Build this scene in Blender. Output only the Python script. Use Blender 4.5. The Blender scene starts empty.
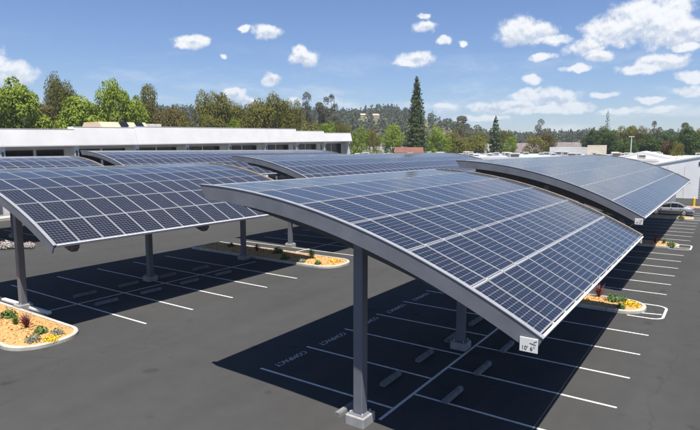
import bpy, bmesh, math, random
import numpy as np
from mathutils import Vector, Matrix

R = math.radians
scene = bpy.context.scene
col = scene.collection

# ------------------------------------------------------------------ camera
CAM_H, PITCH, YAW, FPX = 7.73, R(6.90), R(34.35), 554.0
cam = bpy.data.cameras.new('camera')
cam.sensor_width = 36.0
cam.lens = FPX / 700.0 * 36.0
cam.clip_start, cam.clip_end = 0.1, 20000
cam_o = bpy.data.objects.new('camera', cam)
cam_o.location = (0, 0, CAM_H)
cam_o.rotation_euler = (math.pi / 2 - PITCH, 0, YAW)
col.objects.link(cam_o)
scene.camera = cam_o
_m = cam_o.rotation_euler.to_matrix()
RT, UP, FW = _m.col[0].copy(), _m.col[1].copy(), -_m.col[2].copy()


def ray(px, py):                        # direction of a point of the view (700 x 430 grid)
    return FW * FPX + RT * (px - 350) + UP * (215 - py)


def at(px, py, z=0.0):                  # the place on the level z seen there
    r = ray(px, py)
    return Vector((0, 0, CAM_H)) + r * ((z - CAM_H) / r.z)


def far(px, dist):                      # ground point in the compass direction of px
    r = ray(px, 148)
    r.z = 0
    r.normalize()
    return r * dist


def depth_of(px, dist):
    return dist / math.hypot(1.0, (px - 350.0) / FPX)


def height_at(py, dist, px=200):        # height of something seen at py, dist metres away
    return CAM_H + (148.0 - py) / FPX * depth_of(px, dist)


# ------------------------------------------------------------------ sun, sky, exposure
SUN_VEC = Vector((0.25, -0.255, 1.0)).normalized()
SUN_EL = math.asin(SUN_VEC.z)
SUN_AZ = math.atan2(SUN_VEC.x, SUN_VEC.y)
sun = bpy.data.lights.new('sun', 'SUN')
sun.energy = 5.0
sun.angle = R(0.5)
sun.color = (1.0, 0.955, 0.88)
sun_o = bpy.data.objects.new('sun', sun)
sun_o.rotation_euler = SUN_VEC.to_track_quat('Z', 'Y').to_euler()
sun_o.location = (20, -20, 60)
col.objects.link(sun_o)

vs = scene.view_settings
vs.view_transform = 'Standard'
vs.look = 'None'
vs.exposure = 0.74
vs.gamma = 1.0
vs.use_curve_mapping = False
SKY_STRENGTH = 0.0545


def build_world():
    w = bpy.data.worlds.new('World')
    scene.world = w
    w.use_nodes = True
    nt = w.node_tree
    N, L = nt.nodes, nt.links
    N.clear()
    out = N.new('ShaderNodeOutputWorld')
    bg = N.new('ShaderNodeBackground')
    bg.inputs['Strength'].default_value = SKY_STRENGTH
    L.new(bg.outputs[0], out.inputs[0])
    sky = N.new('ShaderNodeTexSky')
    sky.sky_type = 'NISHITA'
    sky.sun_disc = False
    sky.sun_elevation = SUN_EL
    sky.sun_rotation = SUN_AZ
    sky.altitude = 50
    sky.air_density = 1.1
    sky.dust_density = 0.1
    sky.ozone_density = 1.6
    tc = N.new('ShaderNodeTexCoord')
    D = tc.outputs['Generated']

    def noise(vec, scale, detail, rough, color=False):
        n = N.new('ShaderNodeTexNoise')
        n.inputs['Scale'].default_value = scale
        n.inputs['Detail'].default_value = detail
        n.inputs['Roughness'].default_value = rough
        L.new(vec, n.inputs['Vector'])
        return n.outputs['Color'] if color else n.outputs['Fac']

    def vmath(op, a, b=None, s=None, third=None):
        n = N.new('ShaderNodeVectorMath')
        n.operation = op
        for i, v in ((0, a), (1, b)):
            if v is None:
                continue
            if isinstance(v, tuple):
                n.inputs[i].default_value = v
            else:
                L.new(v, n.inputs[i])
        if third is not None:
            L.new(third, n.inputs[2])
        if s is not None:
            n.inputs['Scale'].default_value = s
        return n.outputs['Value'] if op in ('LENGTH', 'DOT_PRODUCT') else n.outputs[0]

    def math_(op, a, b=None, c=None):
        n = N.new('ShaderNodeMath')
        n.operation = op
        for i, v in enumerate((a, b, c)):
            if v is None:
                continue
            if isinstance(v, (int, float)):
                n.inputs[i].default_value = v
            else:
                L.new(v, n.inputs[i])
        return n.outputs[0]

    def rng(v, a, b, c, d, smooth=True):
        n = N.new('ShaderNodeMapRange')
        n.interpolation_type = 'SMOOTHSTEP' if smooth else 'LINEAR'
        L.new(v, n.inputs['Value'])
        for k, x in zip(('From Min', 'From Max', 'To Min', 'To Max'), (a, b, c, d)):
            n.inputs[k].default_value = x
        return n.outputs[0]

    w1 = vmath('SUBTRACT', noise(D, 22, 3, 0.6, True), (0.5, 0.5, 0.5))
    Dw = vmath('ADD', D, vmath('SCALE', w1, s=0.022))
    # clouds: direction, half width, half height (in the 700 x 430 grid)
    C = [(653, 20, 32, 16), (628, 30, 30, 10), (684, 31, 30, 10), (607, 26, 12, 7), (668, 28, 26, 12), (516, 32, 15, 9), (536, 34, 17, 7),
         (556, 40, 12, 4), (587, 47, 15, 7), (600, 57, 10, 5), (577, 70, 10, 3), (543, 56, 9, 3), (662, 62, 20, 6),
         (640, 69, 14, 4), (697, 76, 14, 4), (694, 91, 14, 4), (652, 100, 11, 2.5), (664, 110, 12, 2.5), (605, 95, 10, 2.5),
         (525, 96, 12, 4), (557, 98, 16, 6), (494, 108, 18, 4), (515, 105, 14, 4), (570, 108, 18, 4), (446, 109, 11, 4), (545, 110, 26, 3),
         (532, 80, 6, 4), (444, 41, 6, 3.5), (462, 43, 4, 2), (416, 59, 14, 5), (405, 62, 8, 3), (426, 28, 9, 4), (424, 18, 5, 2),
         (8, 72, 17, 10), (-6, 68, 14, 14), (193, 42, 14, 5), (181, 45, 6, 3), (199, 39, 9, 3.5), (269, 32, 10, 5), (304, 59, 10, 6),
         (299, 50, 5, 4), (243, 28, 6, 2), (222, 55, 3, 2), (271, 80, 7, 4.5), (235, 97, 9, 5), (247, 101, 9, 4), (293, 103, 6, 4),
         (618, 112, 16, 3), (480, 118, 20, 2.5), (690, 46, 10, 3)]
    blobs = []
    for x, y, a, b in C:
        r = ray(x, y)
        k = r.length
        blobs.append((r.normalized(), a / k * 1.5, b / k * 1.55))
    rnd = random.Random(11)
    for i in range(14):                   # the same sparse cumulus goes on all round
        az = YAW + R(52 + i * 256 / 13.0 + rnd.uniform(-7, 7))
        el = R(rnd.choice((9, 14, 22, 32)) + rnd.uniform(-2, 3))
        d = Vector((-math.sin(az) * math.cos(el), math.cos(az) * math.cos(el), math.sin(el)))
        s = rnd.uniform(0.03, 0.075)
        blobs.append((d, s, s * rnd.uniform(0.3, 0.45)))
        blobs.append((d + Vector((d.y, -d.x, 0)) * s * 0.9 + Vector((0, 0, -s * 0.1)), s * 0.7, s * 0.25))
    cur, cur2, vec = None, None, Dw
    for bi, (d, a, b) in enumerate(blobs):
        if bi % 6 == 5:                   # chain the groups so the shader stack stays small
            vec = vmath('MULTIPLY_ADD', cur, (1e-7, 1e-7, 1e-7), third=Dw)
        mp = N.new('ShaderNodeMapping')
        mp.vector_type = 'TEXTURE'
        mp.inputs['Location'].default_value = d
        mp.inputs['Rotation'].default_value = (0, 0, math.atan2(-d.x, d.y))
        mp.inputs['Scale'].default_value = (a, max(a, b) * 1.3, b)
        L.new(vec, mp.inputs['Vector'])
        ln = vmath('LENGTH', mp.outputs[0])
        cur = ln if cur is None else math_('MINIMUM', cur, ln)
        l2 = vmath('LENGTH', vmath('ADD', mp.outputs[0], (0, 0, -0.6))) if b > 0.0105 else ln
        cur2 = l2 if cur2 is None else math_('MINIMUM', cur2, l2)
    fb = noise(D, 34, 7, 0.62)
    fb2 = noise(vmath('ADD', D, (0.002, -0.002, 0.006)), 34, 7, 0.62)
    dens = math_('ADD', math_('SUBTRACT', 1.0, cur), math_('MULTIPLY', math_('SUBTRACT', fb, 0.40), 1.5))
    alpha = rng(dens, 0.02, 0.58, 0.0, 0.98)
    # a breath of thin high cloud low over the horizon
    sep = N.new('ShaderNodeSeparateXYZ')
    L.new(D, sep.inputs[0])
    vs_ = vmath('MULTIPLY', D, (1, 1, 4.5))
    veil = math_('MULTIPLY', rng(noise(vs_, 7, 6, 0.6), 0.44, 0.72, 0, 0.55), rng(sep.outputs['Z'], 0.03, 0.20, 1, 0))
    alpha = math_('MULTIPLY', alpha, rng(sep.outputs['Z'], 0.03, 0.17, 0.72, 1.0))
    alpha = math_('MAXIMUM', alpha, veil)
    relief = math_('SUBTRACT', fb, fb2)
    under = rng(math_('SUBTRACT', cur2, cur), -0.15, 0.75, 0.0, 0.62)
    shade = math_('ADD', under, math_('MULTIPLY', relief, -2.6))
    shade = rng(shade, -0.05, 0.75, 0, 1)
    ccol = N.new('ShaderNodeMix')
    ccol.data_type = 'RGBA'
    L.new(shade, ccol.inputs['Factor'])
    k = 1.0 / SKY_STRENGTH
    ccol.inputs['A'].default_value = (0.585 * k, 0.595 * k, 0.61 * k, 1)
    ccol.inputs['B'].default_value = (0.345 * k, 0.395 * k, 0.485 * k, 1)
    mix = N.new('ShaderNodeMix')
    mix.data_type = 'RGBA'
    L.new(alpha, mix.inputs['Factor'])
    tint = N.new('ShaderNodeMix')
    tint.data_type = 'RGBA'
    tint.blend_type = 'MULTIPLY'
    tint.inputs['Factor'].default_value = 1.0
    tint.inputs['B'].default_value = (0.86, 0.99, 1.32, 1)
    L.new(sky.outputs[0], tint.inputs['A'])
    L.new(tint.outputs['Result'], mix.inputs['A'])
    L.new(ccol.outputs['Result'], mix.inputs['B'])
    L.new(mix.outputs['Result'], bg.inputs['Color'])
    w.cycles.sampling_method = 'MANUAL'
    w.cycles.sample_map_resolution = 512


build_world()

# ------------------------------------------------------------------ helpers
def mat(name, base=(0.5, 0.5, 0.5), rough=0.7, metal=0.0, var=0.0, scale=4.0, detail=5, bump=0.0, bscale=None, base2=None,
        coords='Object', spec=0.5, island=0.0, objvar=0.0, translucent=0.0):
    m = bpy.data.materials.new(name)
    m.use_nodes = True
    nt = m.node_tree
    N, L = nt.nodes, nt.links
    b = N['Principled BSDF']
    b.inputs['Roughness'].default_value = rough
    b.inputs['Metallic'].default_value = metal
    b.inputs['Specular IOR Level'].default_value = spec
    tc = N.new('ShaderNodeTexCoord')
    colr = None
    if var > 0 or base2 or island or objvar:
        n = N.new('ShaderNodeTexNoise')
        n.inputs['Scale'].default_value = scale
        n.inputs['Detail'].default_value = detail
        n.inputs['Roughness'].default_value = 0.62
        L.new(tc.outputs[coords], n.inputs['Vector'])
        b2 = base2 if base2 else tuple(c * (1 - var) for c in base)
        b1 = base if base2 else tuple(min(1, c * (1 + var)) for c in base)
        mx = N.new('ShaderNodeMix')
        mx.data_type = 'RGBA'
        mx.inputs['A'].default_value = (*b1, 1)
        mx.inputs['B'].default_value = (*b2, 1)
        rmp = N.new('ShaderNodeMapRange')
        rmp.inputs['From Min'].default_value = 0.3
        rmp.inputs['From Max'].default_value = 0.7
        L.new(n.outputs['Fac'], rmp.inputs['Value'])
        fac = rmp.outputs[0]
        if island:
            g = N.new('ShaderNodeNewGeometry')
            mm = N.new('ShaderNodeMath')
            mm.operation = 'MULTIPLY_ADD'
            L.new(g.outputs['Random Per Island'], mm.inputs[0])
            mm.inputs[1].default_value = island
            L.new(fac, mm.inputs[2])
            m3 = N.new('ShaderNodeMath')
            m3.operation = 'SUBTRACT'
            m3.use_clamp = True
            L.new(mm.outputs[0], m3.inputs[0])
            m3.inputs[1].default_value = island * 0.5
            fac = m3.outputs[0]
        L.new(fac, mx.inputs['Factor'])
        colr = mx.outputs['Result']
        if objvar:
            oi = N.new('ShaderNodeObjectInfo')
            hs = N.new('ShaderNodeHueSaturation')
            r2 = N.new('ShaderNodeMapRange')
            r2.inputs['To Min'].default_value = 1 - objvar
            r2.inputs['To Max'].default_value = 1 + objvar
            L.new(oi.outputs['Random'], r2.inputs['Value'])
            L.new(r2.outputs[0], hs.inputs['Value'])
            L.new(colr, hs.inputs['Color'])
            colr = hs.outputs[0]
        L.new(colr, b.inputs['Base Color'])
    else:
        b.inputs['Base Color'].default_value = (*base, 1)
    if bump:
        n2 = N.new('ShaderNodeTexNoise')
        n2.inputs['Scale'].default_value = bscale or scale * 5
        n2.inputs['Detail'].default_value = 6
        L.new(tc.outputs[coords], n2.inputs['Vector'])
        bp = N.new('ShaderNodeBump')
        bp.inputs['Strength'].default_value = bump
        bp.inputs['Distance'].default_value = 0.02
        L.new(n2.outputs['Fac'], bp.inputs['Height'])
        L.new(bp.outputs[0], b.inputs['Normal'])
    if translucent and colr:
        t = N.new('ShaderNodeBsdfTranslucent')
        L.new(colr, t.inputs['Color'])
        ms = N.new('ShaderNodeMixShader')
        ms.inputs[0].default_value = translucent
        L.new(b.outputs[0], ms.inputs[1])
        L.new(t.outputs[0], ms.inputs[2])
        L.new(ms.outputs[0], N['Material Output'].inputs['Surface'])
    return m


def asphalt_mat():
    m = bpy.data.materials.new('asphalt')
    m.use_nodes = True
    N, L = m.node_tree.nodes, m.node_tree.links
    b = N['Principled BSDF']
    b.inputs['Roughness'].default_value = 0.88
    b.inputs['Specular IOR Level'].default_value = 0.1
    tc = N.new('ShaderNodeTexCoord')
    P = tc.outputs['Object']

    def noise(scale, detail, rough=0.6, vec=None):
        n = N.new('ShaderNodeTexNoise')
        n.inputs['Scale'].default_value = scale
        n.inputs['Detail'].default_value = detail
        n.inputs['Roughness'].default_value = rough
        L.new(vec or P, n.inputs['Vector'])
        return n.outputs['Fac']

    def ramp(v, stops):
        r = N.new('ShaderNodeValToRGB')
        el = r.color_ramp.elements
        while len(el) < len(stops):
            el.new(0.5)
        for e, (p, c) in zip(el, stops):
            e.position = p
            e.color = (*c, 1)
        L.new(v, r.inputs[0])
        return r.outputs[0]

    def mul(a, bb, f=1.0):
        x = N.new('ShaderNodeMix')
        x.data_type = 'RGBA'
        x.blend_type = 'MULTIPLY'
        x.inputs['Factor'].default_value = f
        L.new(a, x.inputs['A'])
        L.new(bb, x.inputs['B'])
        return x.outputs['Result']
    c = ramp(noise(0.10, 5), [(0.3, (0.052, 0.0515, 0.0507)), (0.7, (0.063, 0.0623, 0.0608))])
    c = mul(c, ramp(noise(1.3, 6, 0.7), [(0.35, (0.94, 0.94, 0.94)), (0.65, (1.04, 1.04, 1.04))]))
    c = mul(c, ramp(noise(55, 3, 0.7), [(0.3, (0.74, 0.74, 0.75)), (0.7, (1.2, 1.2, 1.18))]))
    # long streaks left by the paver and by traffic, along the aisles
    mp = N.new('ShaderNodeMapping')
    mp.inputs['Scale'].default_value = (0.55, 0.03, 1)
    L.new(P, mp.inputs['Vector'])
    c = mul(c, ramp(noise(1.0, 4, 0.6, mp.outputs[0]), [(0.38, (0.93, 0.93, 0.93)), (0.62, (1.03, 1.03, 1.03))]))
    # oil spots
    c = mul(c, ramp(noise(0.9, 2, 0.5), [(0.66, (1, 1, 1)), (0.76, (0.70, 0.70, 0.71))]))
    # hairline cracks
    v = N.new('ShaderNodeTexVoronoi')
    v.feature = 'DISTANCE_TO_EDGE'
    v.inputs['Scale'].default_value = 0.11
    wp = N.new('ShaderNodeVectorMath')
    wp.operation = 'MULTIPLY_ADD'
    nz = N.new('ShaderNodeTexNoise')
    nz.inputs['Scale'].default_value = 0.5
    nz.inputs['Detail'].default_value = 6
    L.new(P, nz.inputs['Vector'])
    L.new(nz.outputs['Color'], wp.inputs[0])
    wp.inputs[1].default_value = (1.8, 1.8, 0)
    L.new(P, wp.inputs[2])
    L.new(wp.outputs[0], v.inputs['Vector'])
    c = mul(c, ramp(v.outputs['Distance'], [(0.0, (0.86, 0.86, 0.86)), (0.0018, (1, 1, 1))]))
    L.new(c, b.inputs['Base Color'])
    bp = N.new('ShaderNodeBump')
    bp.inputs['Strength'].default_value = 0.35
    bp.inputs['Distance'].default_value = 0.01
    L.new(noise(70, 4), bp.inputs['Height'])
    L.new(bp.outputs[0], b.inputs['Normal'])
    return m


PW, PL = 1.062, 1.735                    # one solar panel: across, down the slope


def pv_mat():
    m = bpy.data.materials.new('solar_cells_under_glass')
    m.use_nodes = True
    N, L = m.node_tree.nodes, m.node_tree.links
    b = N['Principled BSDF']
    tc = N.new('ShaderNodeTexCoord')
    sep = N.new('ShaderNodeSeparateXYZ')
    L.new(tc.outputs['Object'], sep.inputs[0])

    def M(op, a, bb=None, c=None):
        n = N.new('ShaderNodeMath')
        n.operation = op
        for i, v in enumerate((a, bb, c)):
            if v is None:
                continue
            if isinstance(v, (int, float)):
                n.inputs[i].default_value = v
            else:
                L.new(v, n.inputs[i])
        return n.outputs[0]
    iw, il = PW - 0.07, PL - 0.07
    u = M('MULTIPLY_ADD', sep.outputs['X'], 6 / iw, 3.0)
    v = M('MULTIPLY_ADD', sep.outputs['Y'], 10 / il, 5.0)
    fu, fv = M('FRACT', u), M('FRACT', v)
    du = M('ABSOLUTE', M('SUBTRACT', fu, 0.5))
    dv = M('ABSOLUTE', M('SUBTRACT', fv, 0.5))
    gap = M('MAXIMUM', M('GREATER_THAN', du, 0.484), M('GREATER_THAN', dv, 0.476))
    corner = M('GREATER_THAN', M('ADD', du, dv), 0.885)
    edge = M('MAXIMUM', M('GREATER_THAN', M('ABSOLUTE', M('SUBTRACT', u, 3.0)), 2.98), M('GREATER_THAN', M('ABSOLUTE', M('SUBTRACT', v, 5.0)), 4.975))
    white = M('MAXIMUM', M('MAXIMUM', gap, corner), edge)
    bus = M('LESS_THAN', M('ABSOLUTE', M('SUBTRACT', M('ABSOLUTE', M('SUBTRACT', fu, 0.5)), 0.2)), 0.014)
    # every cell a slightly different blue
    cid = N.new('ShaderNodeCombineXYZ')
    L.new(M('FLOOR', u), cid.inputs[0])
    L.new(M('FLOOR', v), cid.inputs[1])
    oi = N.new('ShaderNodeObjectInfo')
    L.new(M('MULTIPLY', oi.outputs['Random'], 57.0), cid.inputs[2])
    wn = N.new('ShaderNodeTexWhiteNoise')
    wn.noise_dimensions = '3D'
    L.new(cid.outputs[0], wn.inputs['Vector'])
    cell = N.new('ShaderNodeMix')
    cell.data_type = 'RGBA'
    cell.inputs['A'].default_value = (0.0045, 0.0050, 0.0085, 1)
    cell.inputs['B'].default_value = (0.0075, 0.0095, 0.020, 1)
    L.new(M('ADD', M('MULTIPLY', wn.outputs['Value'], 0.55), M('MULTIPLY', oi.outputs['Random'], 0.45)), cell.inputs['Factor'])
    c1 = N.new('ShaderNodeMix')
    c1.data_type = 'RGBA'
    L.new(cell.outputs['Result'], c1.inputs['A'])
    c1.inputs['B'].default_value = (0.16, 0.18, 0.22, 1)
    L.new(M('MULTIPLY', bus, 0.22), c1.inputs['Factor'])
    c2 = N.new('ShaderNodeMix')
    c2.data_type = 'RGBA'
    L.new(c1.outputs['Result'], c2.inputs['A'])
    c2.inputs['B'].default_value = (0.24, 0.24, 0.245, 1)
    L.new(white, c2.inputs['Factor'])
    # a film of dust, thicker in blotches
    dn = N.new('ShaderNodeTexNoise')
    dn.inputs['Scale'].default_value = 0.6
    dn.inputs['Detail'].default_value = 6
    g = N.new('ShaderNodeNewGeometry')
    L.new(g.outputs['Position'], dn.inputs['Vector'])
    c3 = N.new('ShaderNodeMix')
    c3.data_type = 'RGBA'
    L.new(c2.outputs['Result'], c3.inputs['A'])
    c3.inputs['B'].default_value = (0.30, 0.30, 0.29, 1)
    L.new(M('MULTIPLY', dn.outputs['Fac'], 0.03), c3.inputs['Factor'])
    L.new(c3.outputs['Result'], b.inputs['Base Color'])
    b.inputs['Roughness'].default_value = 0.16
    b.inputs['IOR'].default_value = 1.62
    b.inputs['Specular Tint'].default_value = (0.68, 0.84, 1.0, 1)
    b.inputs['Sheen Weight'].default_value = 0.4
    b.inputs['Sheen Roughness'].default_value = 0.16
    b.inputs['Sheen Tint'].default_value = (0.85, 0.93, 1.0, 1)
    rr = N.new('ShaderNodeMapRange')
    rr.inputs['To Min'].default_value = 0.10
    rr.inputs['To Max'].default_value = 0.22
    L.new(dn.outputs['Fac'], rr.inputs['Value'])
    L.new(rr.outputs[0], b.inputs['Roughness'])
    return m


M_ = {}
M_['asphalt'] = asphalt_mat()
M_['pv'] = pv_mat()
M_['alu'] = mat('anodised_aluminium', (0.52, 0.53, 0.555), 0.42, 0.0, var=0.08, scale=3)
M_['panel_frame'] = mat('panel_frame_aluminium', (0.26, 0.265, 0.278), 0.45, 0.0, var=0.10, scale=3)
M_['steel'] = mat('grey_painted_steel', (0.140, 0.148, 0.170), 0.5, 0, var=0.16, scale=1.2, bump=0.05, bscale=30)
M_['post'] = mat('grey_painted_post', (0.130, 0.136, 0.156), 0.6, 0, var=0.10, scale=1.5, bump=0.05, bscale=40)
M_['dark'] = mat('dark_steel', (0.05, 0.05, 0.056), 0.6, 0, var=0.15, scale=2)
M_['rail'] = mat('weathered_rail', (0.20, 0.165, 0.12), 0.6, 0, var=0.3, scale=5)
M_['concrete'] = mat('concrete', (0.30, 0.295, 0.285), 0.85, 0, var=0.16, scale=3, bump=0.3, bscale=40)
M_['stop'] = mat('worn_grey_concrete', (0.17, 0.172, 0.175), 0.9, 0, var=0.25, scale=5, bump=0.3, bscale=40)
M_['kerb'] = mat('kerb_concrete', (0.44, 0.41, 0.35), 0.85, 0, var=0.18, scale=2.2, bump=0.3, bscale=30)
M_['whitebar'] = mat('white_painted_concrete', (0.72, 0.70, 0.66), 0.8, 0, var=0.12, scale=4, bump=0.2)
M_['paint'] = mat('line_paint', (0.78, 0.77, 0.72), 0.75, 0, scale=6, base2=(0.46, 0.45, 0.42), detail=10)
M_['signwhite'] = mat('sign_white', (0.72, 0.71, 0.68), 0.5, 0, var=0.06)
M_['signblack'] = mat('sign_black', (0.02, 0.02, 0.02), 0.5, 0)
M_['mulch'] = mat('bark_mulch', (0.60, 0.34, 0.12), 0.95, 0, base2=(0.40, 0.20, 0.07), scale=9, bump=0.9, bscale=26)
M_['chip'] = mat('bark_chips', (0.66, 0.40, 0.16), 0.95, 0, base2=(0.36, 0.19, 0.07), scale=3, island=1.2)
M_['stucco'] = mat('white_stucco', (0.66, 0.645, 0.625), 0.9, 0, var=0.07, scale=0.35, bump=0.15, bscale=12)
M_['stucco2'] = mat('grey_stucco', (0.40, 0.405, 0.42), 0.9, 0, var=0.06, scale=0.5)
M_['whitewall'] = mat('white_painted_wall', (0.80, 0.79, 0.77), 0.85, 0, var=0.06, scale=0.4)
M_['cream'] = mat('cream_wall', (0.55, 0.47, 0.34), 0.9, 0, var=0.1, scale=0.4)
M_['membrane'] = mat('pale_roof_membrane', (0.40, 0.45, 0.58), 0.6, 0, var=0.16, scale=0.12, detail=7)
M_['membrane2'] = mat('white_roof_membrane', (0.60, 0.595, 0.59), 0.7, 0, var=0.12, scale=0.15, detail=7)
M_['metalwall'] = mat('grey_metal_cladding', (0.30, 0.31, 0.33), 0.5, 0, var=0.08, scale=0.6)
M_['glass'] = mat('dark_window_glass', (0.012, 0.014, 0.018), 0.08, 0)
M_['tanroof'] = mat('tan_roof', (0.55, 0.42, 0.28), 0.9, 0, var=0.12, scale=0.8)
M_['redroof'] = mat('red_clay_roof', (0.17, 0.075, 0.05), 0.9, 0, var=0.25, scale=0.7)
M_['brownroof'] = mat('brown_shingle_roof', (0.17, 0.14, 0.135), 0.9, 0, var=0.25, scale=0.7)
M_['hvac'] = mat('hvac_casing', (0.50, 0.46, 0.39), 0.6, 0, var=0.15, scale=0.8)
M_['grille'] = mat('dark_grille', (0.06, 0.06, 0.06), 0.7, 0)
M_['bark'] = mat('tree_bark', (0.13, 0.095, 0.07), 0.95, 0, var=0.35, scale=6, bump=0.5)
M_['ground'] = mat('dry_grass_ground', (0.16, 0.13, 0.07), 0.95, 0, base2=(0.07, 0.085, 0.035), scale=0.03, detail=8)
M_['hill'] = mat('hill_grass', (0.20, 0.155, 0.075), 0.95, 0, base2=(0.07, 0.08, 0.035), scale=0.035, detail=8)
M_['yellow'] = mat('yellow_paint', (0.75, 0.47, 0.02), 0.5, 0, var=0.08)
M_['carpaint'] = mat('silver_car_paint', (0.42, 0.43, 0.45), 0.28, 0.55)
M_['tyre'] = mat('tyre_rubber', (0.02, 0.02, 0.02), 0.9)
M_['rim'] = mat('wheel_rim', (0.5, 0.5, 0.52), 0.35, 0.8)
M_['red'] = mat('red_lens', (0.35, 0.01, 0.01), 0.25)
M_['lamp'] = mat('clear_lens', (0.7, 0.7, 0.7), 0.2)
M_['rubber'] = mat('black_trim', (0.025, 0.025, 0.027), 0.6)


def leafmat(name, a, b, objvar=0.10, tr=0.25, isl=0.8):
    return mat(name, a, 0.75, 0, base2=b, scale=0.35, detail=4, island=isl, objvar=objvar, translucent=tr, spec=0.2)


M_['leaf_green'] = leafmat('leaves_bright_green', (0.265, 0.32, 0.038), (0.125, 0.19, 0.022))
M_['leaf_lime'] = leafmat('leaves_lime_green', (0.23, 0.30, 0.028), (0.10, 0.165, 0.016))
M_['leaf_olive'] = leafmat('leaves_olive', (0.185, 0.172, 0.030), (0.090, 0.096, 0.020))
M_['leaf_brown'] = leafmat('leaves_brown_olive', (0.175, 0.140, 0.034), (0.09, 0.082, 0.022))
M_['leaf_euc'] = leafmat('leaves_grey_green', (0.135, 0.13, 0.070), (0.065, 0.072, 0.038))
M_['leaf_dark'] = leafmat('leaves_dark_green', (0.085, 0.13, 0.028), (0.035, 0.062, 0.016))
M_['leaf_yellow'] = leafmat('leaves_yellow_green', (0.22, 0.19, 0.030), (0.09, 0.095, 0.017))
M_['leaf_rust'] = leafmat('leaves_rust', (0.17, 0.10, 0.045), (0.085, 0.055, 0.024))
M_['needle'] = leafmat('conifer_needles', (0.095, 0.12, 0.040), (0.036, 0.058, 0.022), tr=0.15)
M_['needle_far'] = leafmat('far_forest_needles', (0.088, 0.098, 0.046), (0.058, 0.070, 0.040), tr=0.25, isl=0.3)
M_['flax'] = mat('red_flax_leaves', (0.16, 0.030, 0.028), 0.6, 0, base2=(0.06, 0.012, 0.014), scale=8, island=0.8)
M_['tuft'] = mat('green_tuft_leaves', (0.10, 0.20, 0.030), 0.7, 0, base2=(0.035, 0.085, 0.015), scale=8, island=0.9)
M_['sage'] = mat('sage_leaves', (0.24, 0.26, 0.17), 0.7, 0, base2=(0.11, 0.13, 0.08), scale=8, island=0.9)
M_['flower'] = mat('yellow_petals', (0.80, 0.52, 0.02), 0.7, 0, base2=(0.60, 0.42, 0.02), scale=8, island=0.9)
M_['whiteflower'] = mat('pale_petals', (0.55, 0.49, 0.46), 0.7, 0, base2=(0.32, 0.27, 0.24), scale=8, island=0.9)


def mesh(name, verts, faces, mats, fm=None, smooth=False):
    me = bpy.data.meshes.new(name)
    me.from_pydata([tuple(v) for v in verts], [], faces)
    for m in (mats if isinstance(mats, (list, tuple)) else [mats]):
        me.materials.append(M_[m] if isinstance(m, str) else m)
    if fm is not None:
        me.polygons.foreach_set('material_index', fm)
    if smooth:
        me.polygons.foreach_set('use_smooth', [True] * len(me.polygons))
    me.update()
    return me


def obj(name, me, parent=None, loc=(0, 0, 0), rot=None):
    o = bpy.data.objects.new(name, me)
    col.objects.link(o)
    o.location = loc
    if rot is not None:
        o.rotation_euler = rot
    o.parent = parent
    return o


def thing(name, label, cat, loc=(0, 0, 0), rotz=0.0, group=None):
    o = bpy.data.objects.new(name, None)
    o.empty_display_size = 0.3
    col.objects.link(o)
    o.location = loc
    o.rotation_euler = (0, 0, rotz)
    tag(o, label, cat, group)
    return o


def tag(o, label=None, cat=None, group=None, kind=None):
    for k, v in (('label', label), ('category', cat), ('group', group), ('kind', kind)):
        if v:
            o[k] = v
    return o


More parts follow.
